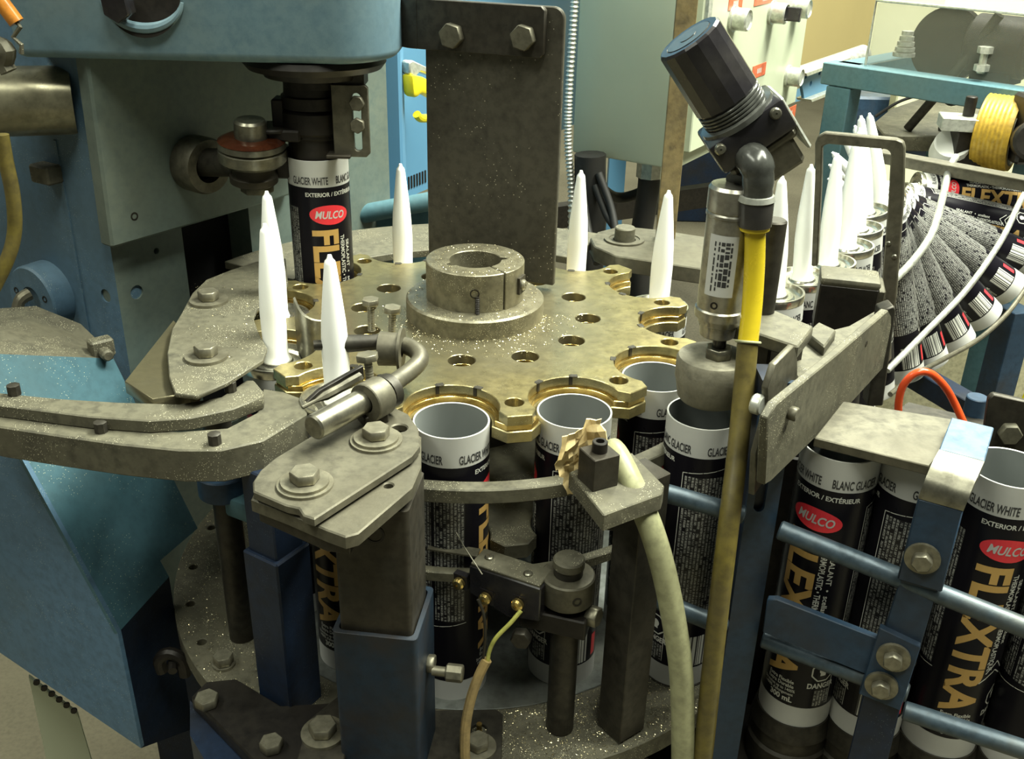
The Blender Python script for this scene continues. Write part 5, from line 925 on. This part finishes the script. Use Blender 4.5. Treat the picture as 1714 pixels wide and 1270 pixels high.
solo('ring_stack', mb, MT['galv'], 'small stack of pale rings left of the pulley', 'rings')
q = FB.pt(1642, 122)+FB.n*.2; mb = MB(); mb.cyl(q, q+V(0, 0, 3.6), .55, n=10); mb.hex(q+V(0, 0, .3), (0, 0, 1), 1.1, .9); mb.hex(q+V(0, 0, 2.8), (0, 0, 1), 1.1, .9); solo('adjuster_bolt', mb, MT['galv'], 'upright adjuster bolt on the blue frame beam', 'bolt')
mb = MB(); cq = Py(1447, 60, 215); mb.box((cq.x+60, cq.y+10, cq.z-20), (120, 20, 130)); solo('cream_machine', mb, MT['wall_cream'], 'cream painted machine housing behind the clear guard', 'machine', bev=1)
# things under and in front of the frame table
mb = MB(); mb.slab(zp(-4, [(1462, 205), (1490, 182), (1560, 158), (1640, 176), (1660, 205), (1610, 228), (1480, 226)]), -4, 2.5); solo('work_shelf', mb, MT['steel_dusty'], 'dusty grey shelf under the blue frame table', 'shelf', bev=.2)
mb = MB(); q = Py(1490, 160, 150); mb.box((q.x, q.y, q.z-6), (20, 16, 14)); solo('blue_bin', mb, MT['paint_bar'], 'blue bin far under the frame table', 'bin', bev=.5)
mb = MB(); mb.box(Py(1620, 150, 140), (30, 4, 14)); solo('pale_carton', mb, MT['wall_cream'], 'pale carton seen under the frame beam', 'carton', bev=.3)
mb = MB(); mb.tube([Py(1465, 195, 92), Py(1510, 168, 92), Py(1560, 158, 92), Py(1600, 172, 92), Py(1595, 155, 92), Py(1578, 162, 92), Py(1592, 175, 92), Py(1625, 165, 92)], .25, 8, smooth=6); solo('loose_cable', mb, MT['rubber'], 'thin loose black cable looping under the frame beam', 'cable')
yc = Py(1672, 222, 70); axr = V(.80, -.58, 0).normalized()
yr = root('feed_roller', 'yellow ribbed rubber feed roller above the fan of tubes', 'roller', yc+V(0, 0, -5))
mb = MB(); pf = [(4.2, -2.4), (5.0, -2.4)]
for k in range(8): pf += [(5.15, -2.3+k*.58), (5.05, -2.05+k*.58)]
mb.lathe(pf+[(5.0, 2.4), (4.2, 2.4)], yc, axr, 48); part('tread', mb, MT['roller_yellow'], yr)
mb = MB(); mb.lathe([(0, 2.0), (3.3, 2.0), (4.1, 2.2), (4.3, 2.5), (4.3, -2.5), (0, -2.3)], yc, axr, 36); part('rim', mb, MT['steel_bright'], yr)
mb = MB(); mb.cyl(yc-axr*8, yc+axr*8, 1.0, n=16); part('axle', mb, MT['steel_black'], yr)
bkq = Py(1612, 205, 70); bk2 = root('bearing_block', 'aluminium bearing block on a dark stand left of the yellow roller', 'bearing block', bkq+V(0, 0, -8))
mb = MB(); mb.box(bkq, (6.2, 4.5, 1.8), Matrix.Rotation(math.atan2(axr.y, axr.x)+.4, 3, 'Z')); part('block', mb, MT['galv'], bk2, bev=.1)
mb = MB(); mb.box(bkq+V(1, 0, -4), (4, 3.5, 6)); mb.cyl(bkq+V(.5, 0, .9), bkq+V(.5, 0, 3.6), .8, n=12); part('stand', mb, MT['steel_black'], bk2, bev=.1)
mb = MB(); mb.lathe([(0, 0), (3, 0), (3.1, 1.0), (2.5, 3.5), (0, 3.6)], Py(1592, 262, 72), (-.3, -.6, .7), 24); solo('white_guide', mb, MT['paper_white'], 'small white plastic guide below the bearing block', 'guide')
mb = MB(); mb.box(Py(1735, 215, 66), (6, 5, 9)); mb.cyl(Py(1722, 235, 66), Py(1732, 235, 60), 2.6, n=20); solo('gear_housing', mb, MT['steel_black'], 'black gear housing right of the yellow roller', 'gearbox', bev=.4)
lg = Py(1690, 560, 56); mb = MB(); mb.box((lg.x, lg.y, (lg.z+4+FLOOR)/2), (3.6, 3.6, lg.z+4-FLOOR), Matrix.Rotation(.3, 3, 'Z')); solo('support_stand', mb, MT['paint_bar'], 'dark blue upright stand below the fan of tubes', 'stand', bev=.1)
mb = MB(); u0 = Py(1712, 600, 60); mb.box((u0.x+1, u0.y, (u0.z-30)/2+u0.z/2), (2.4, .5, 60), Matrix.Rotation(.2, 3, 'Y')); solo('yellow_strip', mb, MT['tool_yellow'], 'yellow safety strip at the right edge', 'strip')
a = Py(1500, 610, 40); b = Py(1690, 690, 24); mb = MB(); b.z = a.z; d = (b-a); mb.box((a+b)/2, (d.length, 2.5, 2.5), Matrix.Rotation(math.atan2(d.y, d.x), 3, 'Z')); solo('stand_rail', mb, MT['paint_navy'], 'dark blue stand rail behind the red hose', 'rail', bev=.1)
mb = MB(); c = Py(1640, 560, 75); mb.box((c.x, c.y+12, c.z-14), (60, 2, 40)); solo('cream_sheet', mb, MT['panel_cream'], 'cream metal sheet behind the white tube ends', 'sheet', bev=.1)
# carton, pipe and channel far behind
q0 = Py(1328, 112, 170); q1 = Pz(1446, 82, q0.z); cdp = VP(q0[:2], (q1-q0)[:2]); Lc = (q1-q0).length
mb = MB(); mb.prism([(-30, q0.z), (Lc+4, q0.z), (Lc+4, q0.z+60), (-30, q0.z+60)], cdp.o, cdp.u, V(0, 0, 1), -cdp.n, 40); solo('cardboard_carton', mb, MT['cardboard'], 'large plain tan cardboard carton right of the cabinet', 'carton')
mb = MB(); mb.prism([(-30, q0.z-9), (Lc+4, q0.z-9), (Lc+4, q0.z-.3), (-30, q0.z-.3)], cdp.o-cdp.n*1, cdp.u, V(0, 0, 1), -cdp.n, 36); cst = solo('carton_stand', mb, MT['paint_panel'], 'blue stand under the tan carton', 'stand')
for k in (-26, Lc): mb = MB(); mb.box(cdp.at(k, (q0.z-9+FLOOR)/2, -30), (4, 4, q0.z-9-FLOOR)); part('leg', mb, MT['paint_panel'], cst)
mb = MB(); mb.cyl(Py(1300, 142, 150), Py(1445, 92, 165), 2.3, n=24); solo('white_pipe', mb, MT['galv'], 'white pipe running under the tan carton', 'pipe')
ch_ = VP(Py(1375, 135, 128)[:2], (q1-q0)[:2]); cn = root('perforated_channel', 'pale blue punched steel channel beside the frame table', 'channel', ch_.pt(1375, 165))
hl_ = [circ(*ch_.sz(x, y), .55, 10) for x, y in ((1349, 127), (1372, 121), (1394, 113), (1357, 140))]
mb = MB(); mb.holes([ch_.sz(x, y) for x, y in ((1339, 124), (1412, 98), (1416, 140), (1347, 168))][::-1], hl_, ch_.o, ch_.u, V(0, 0, 1), -ch_.n, .6); part('web', mb, MT['paint_panel'], cn)
mb = MB(); mb.prism([ch_.sz(x, y) for x, y in ((1337, 121), (1412, 95), (1412, 99), (1339, 126))], ch_.o+ch_.n*1.5, ch_.u, V(0, 0, 1), -ch_.n, 3); mb.prism([ch_.sz(x, y) for x, y in ((1345, 165), (1416, 138), (1416, 142), (1347, 169))], ch_.o+ch_.n*1.5, ch_.u, V(0, 0, 1), -ch_.n, 3); part('flange', mb, MT['galv'], cn)
# ---------------------------------------------------------------- metal shavings
def shavings(name, n, fn, size, label, seed):
    rn = random.Random(seed); mb = MB()
    for _ in range(n):
        p = fn(rn); s = size*rn.uniform(.4, 1.3); a = rn.uniform(0, 6.28); d = V(math.cos(a), math.sin(a), rn.uniform(-.2, .5))*s; e = V(-math.sin(a), math.cos(a), rn.uniform(-.3, .3))*s*rn.uniform(.25, .6)
        p = p+V(0, 0, .02+abs(d.z)*.5); mb.add([p-d, p+e, p+d, p-e*.6+V(0, 0, s*.35)], [(0, 1, 3), (1, 2, 3), (0, 2, 1), (0, 3, 2)])
    return solo(name, mb, MT['shaving'], label, 'shavings', kind='stuff')
def annul(r0, r1, z, a0=0, a1=360, pw=1.): return lambda rn: (lambda a, r: V(r*math.cos(a), r*math.sin(a), z))(math.radians(rn.uniform(a0, a1)), r0+(r1-r0)*rn.random()**pw)
def inpx(x0, x1, y0, y1, z): return lambda rn: Pz(rn.uniform(x0, x1), rn.uniform(y0, y1), z)
shavings('metal_shavings', 1300, annul(5.4, 8.4, 0, 170, 360, 1.8), .055, 'glinting brass shavings on the wheel round the hub flange', 1)
shavings('metal_shavings', 420, annul(3.8, 5.2, 1.5), .06, 'glinting shavings on the hub flange', 2)
shavings('metal_shavings', 420, annul(2.5, 3.7, 4.45), .06, 'glinting shavings on top of the split collar', 3)
shavings('metal_shavings', 900, annul(20, 25.2, -22.58, 165, 235), .06, 'brass shavings on the left rim of the base disc', 4)
shavings('metal_shavings', 4500, annul(19.4, 25.2, -22.58, 262, 332), .065, 'thick spread of brass shavings on the front right rim of the base disc', 5)
shavings('metal_shavings', 200, inpx(320, 430, 470, 610, .9), .07, 'sparse shavings on the dark guard plate', 6)
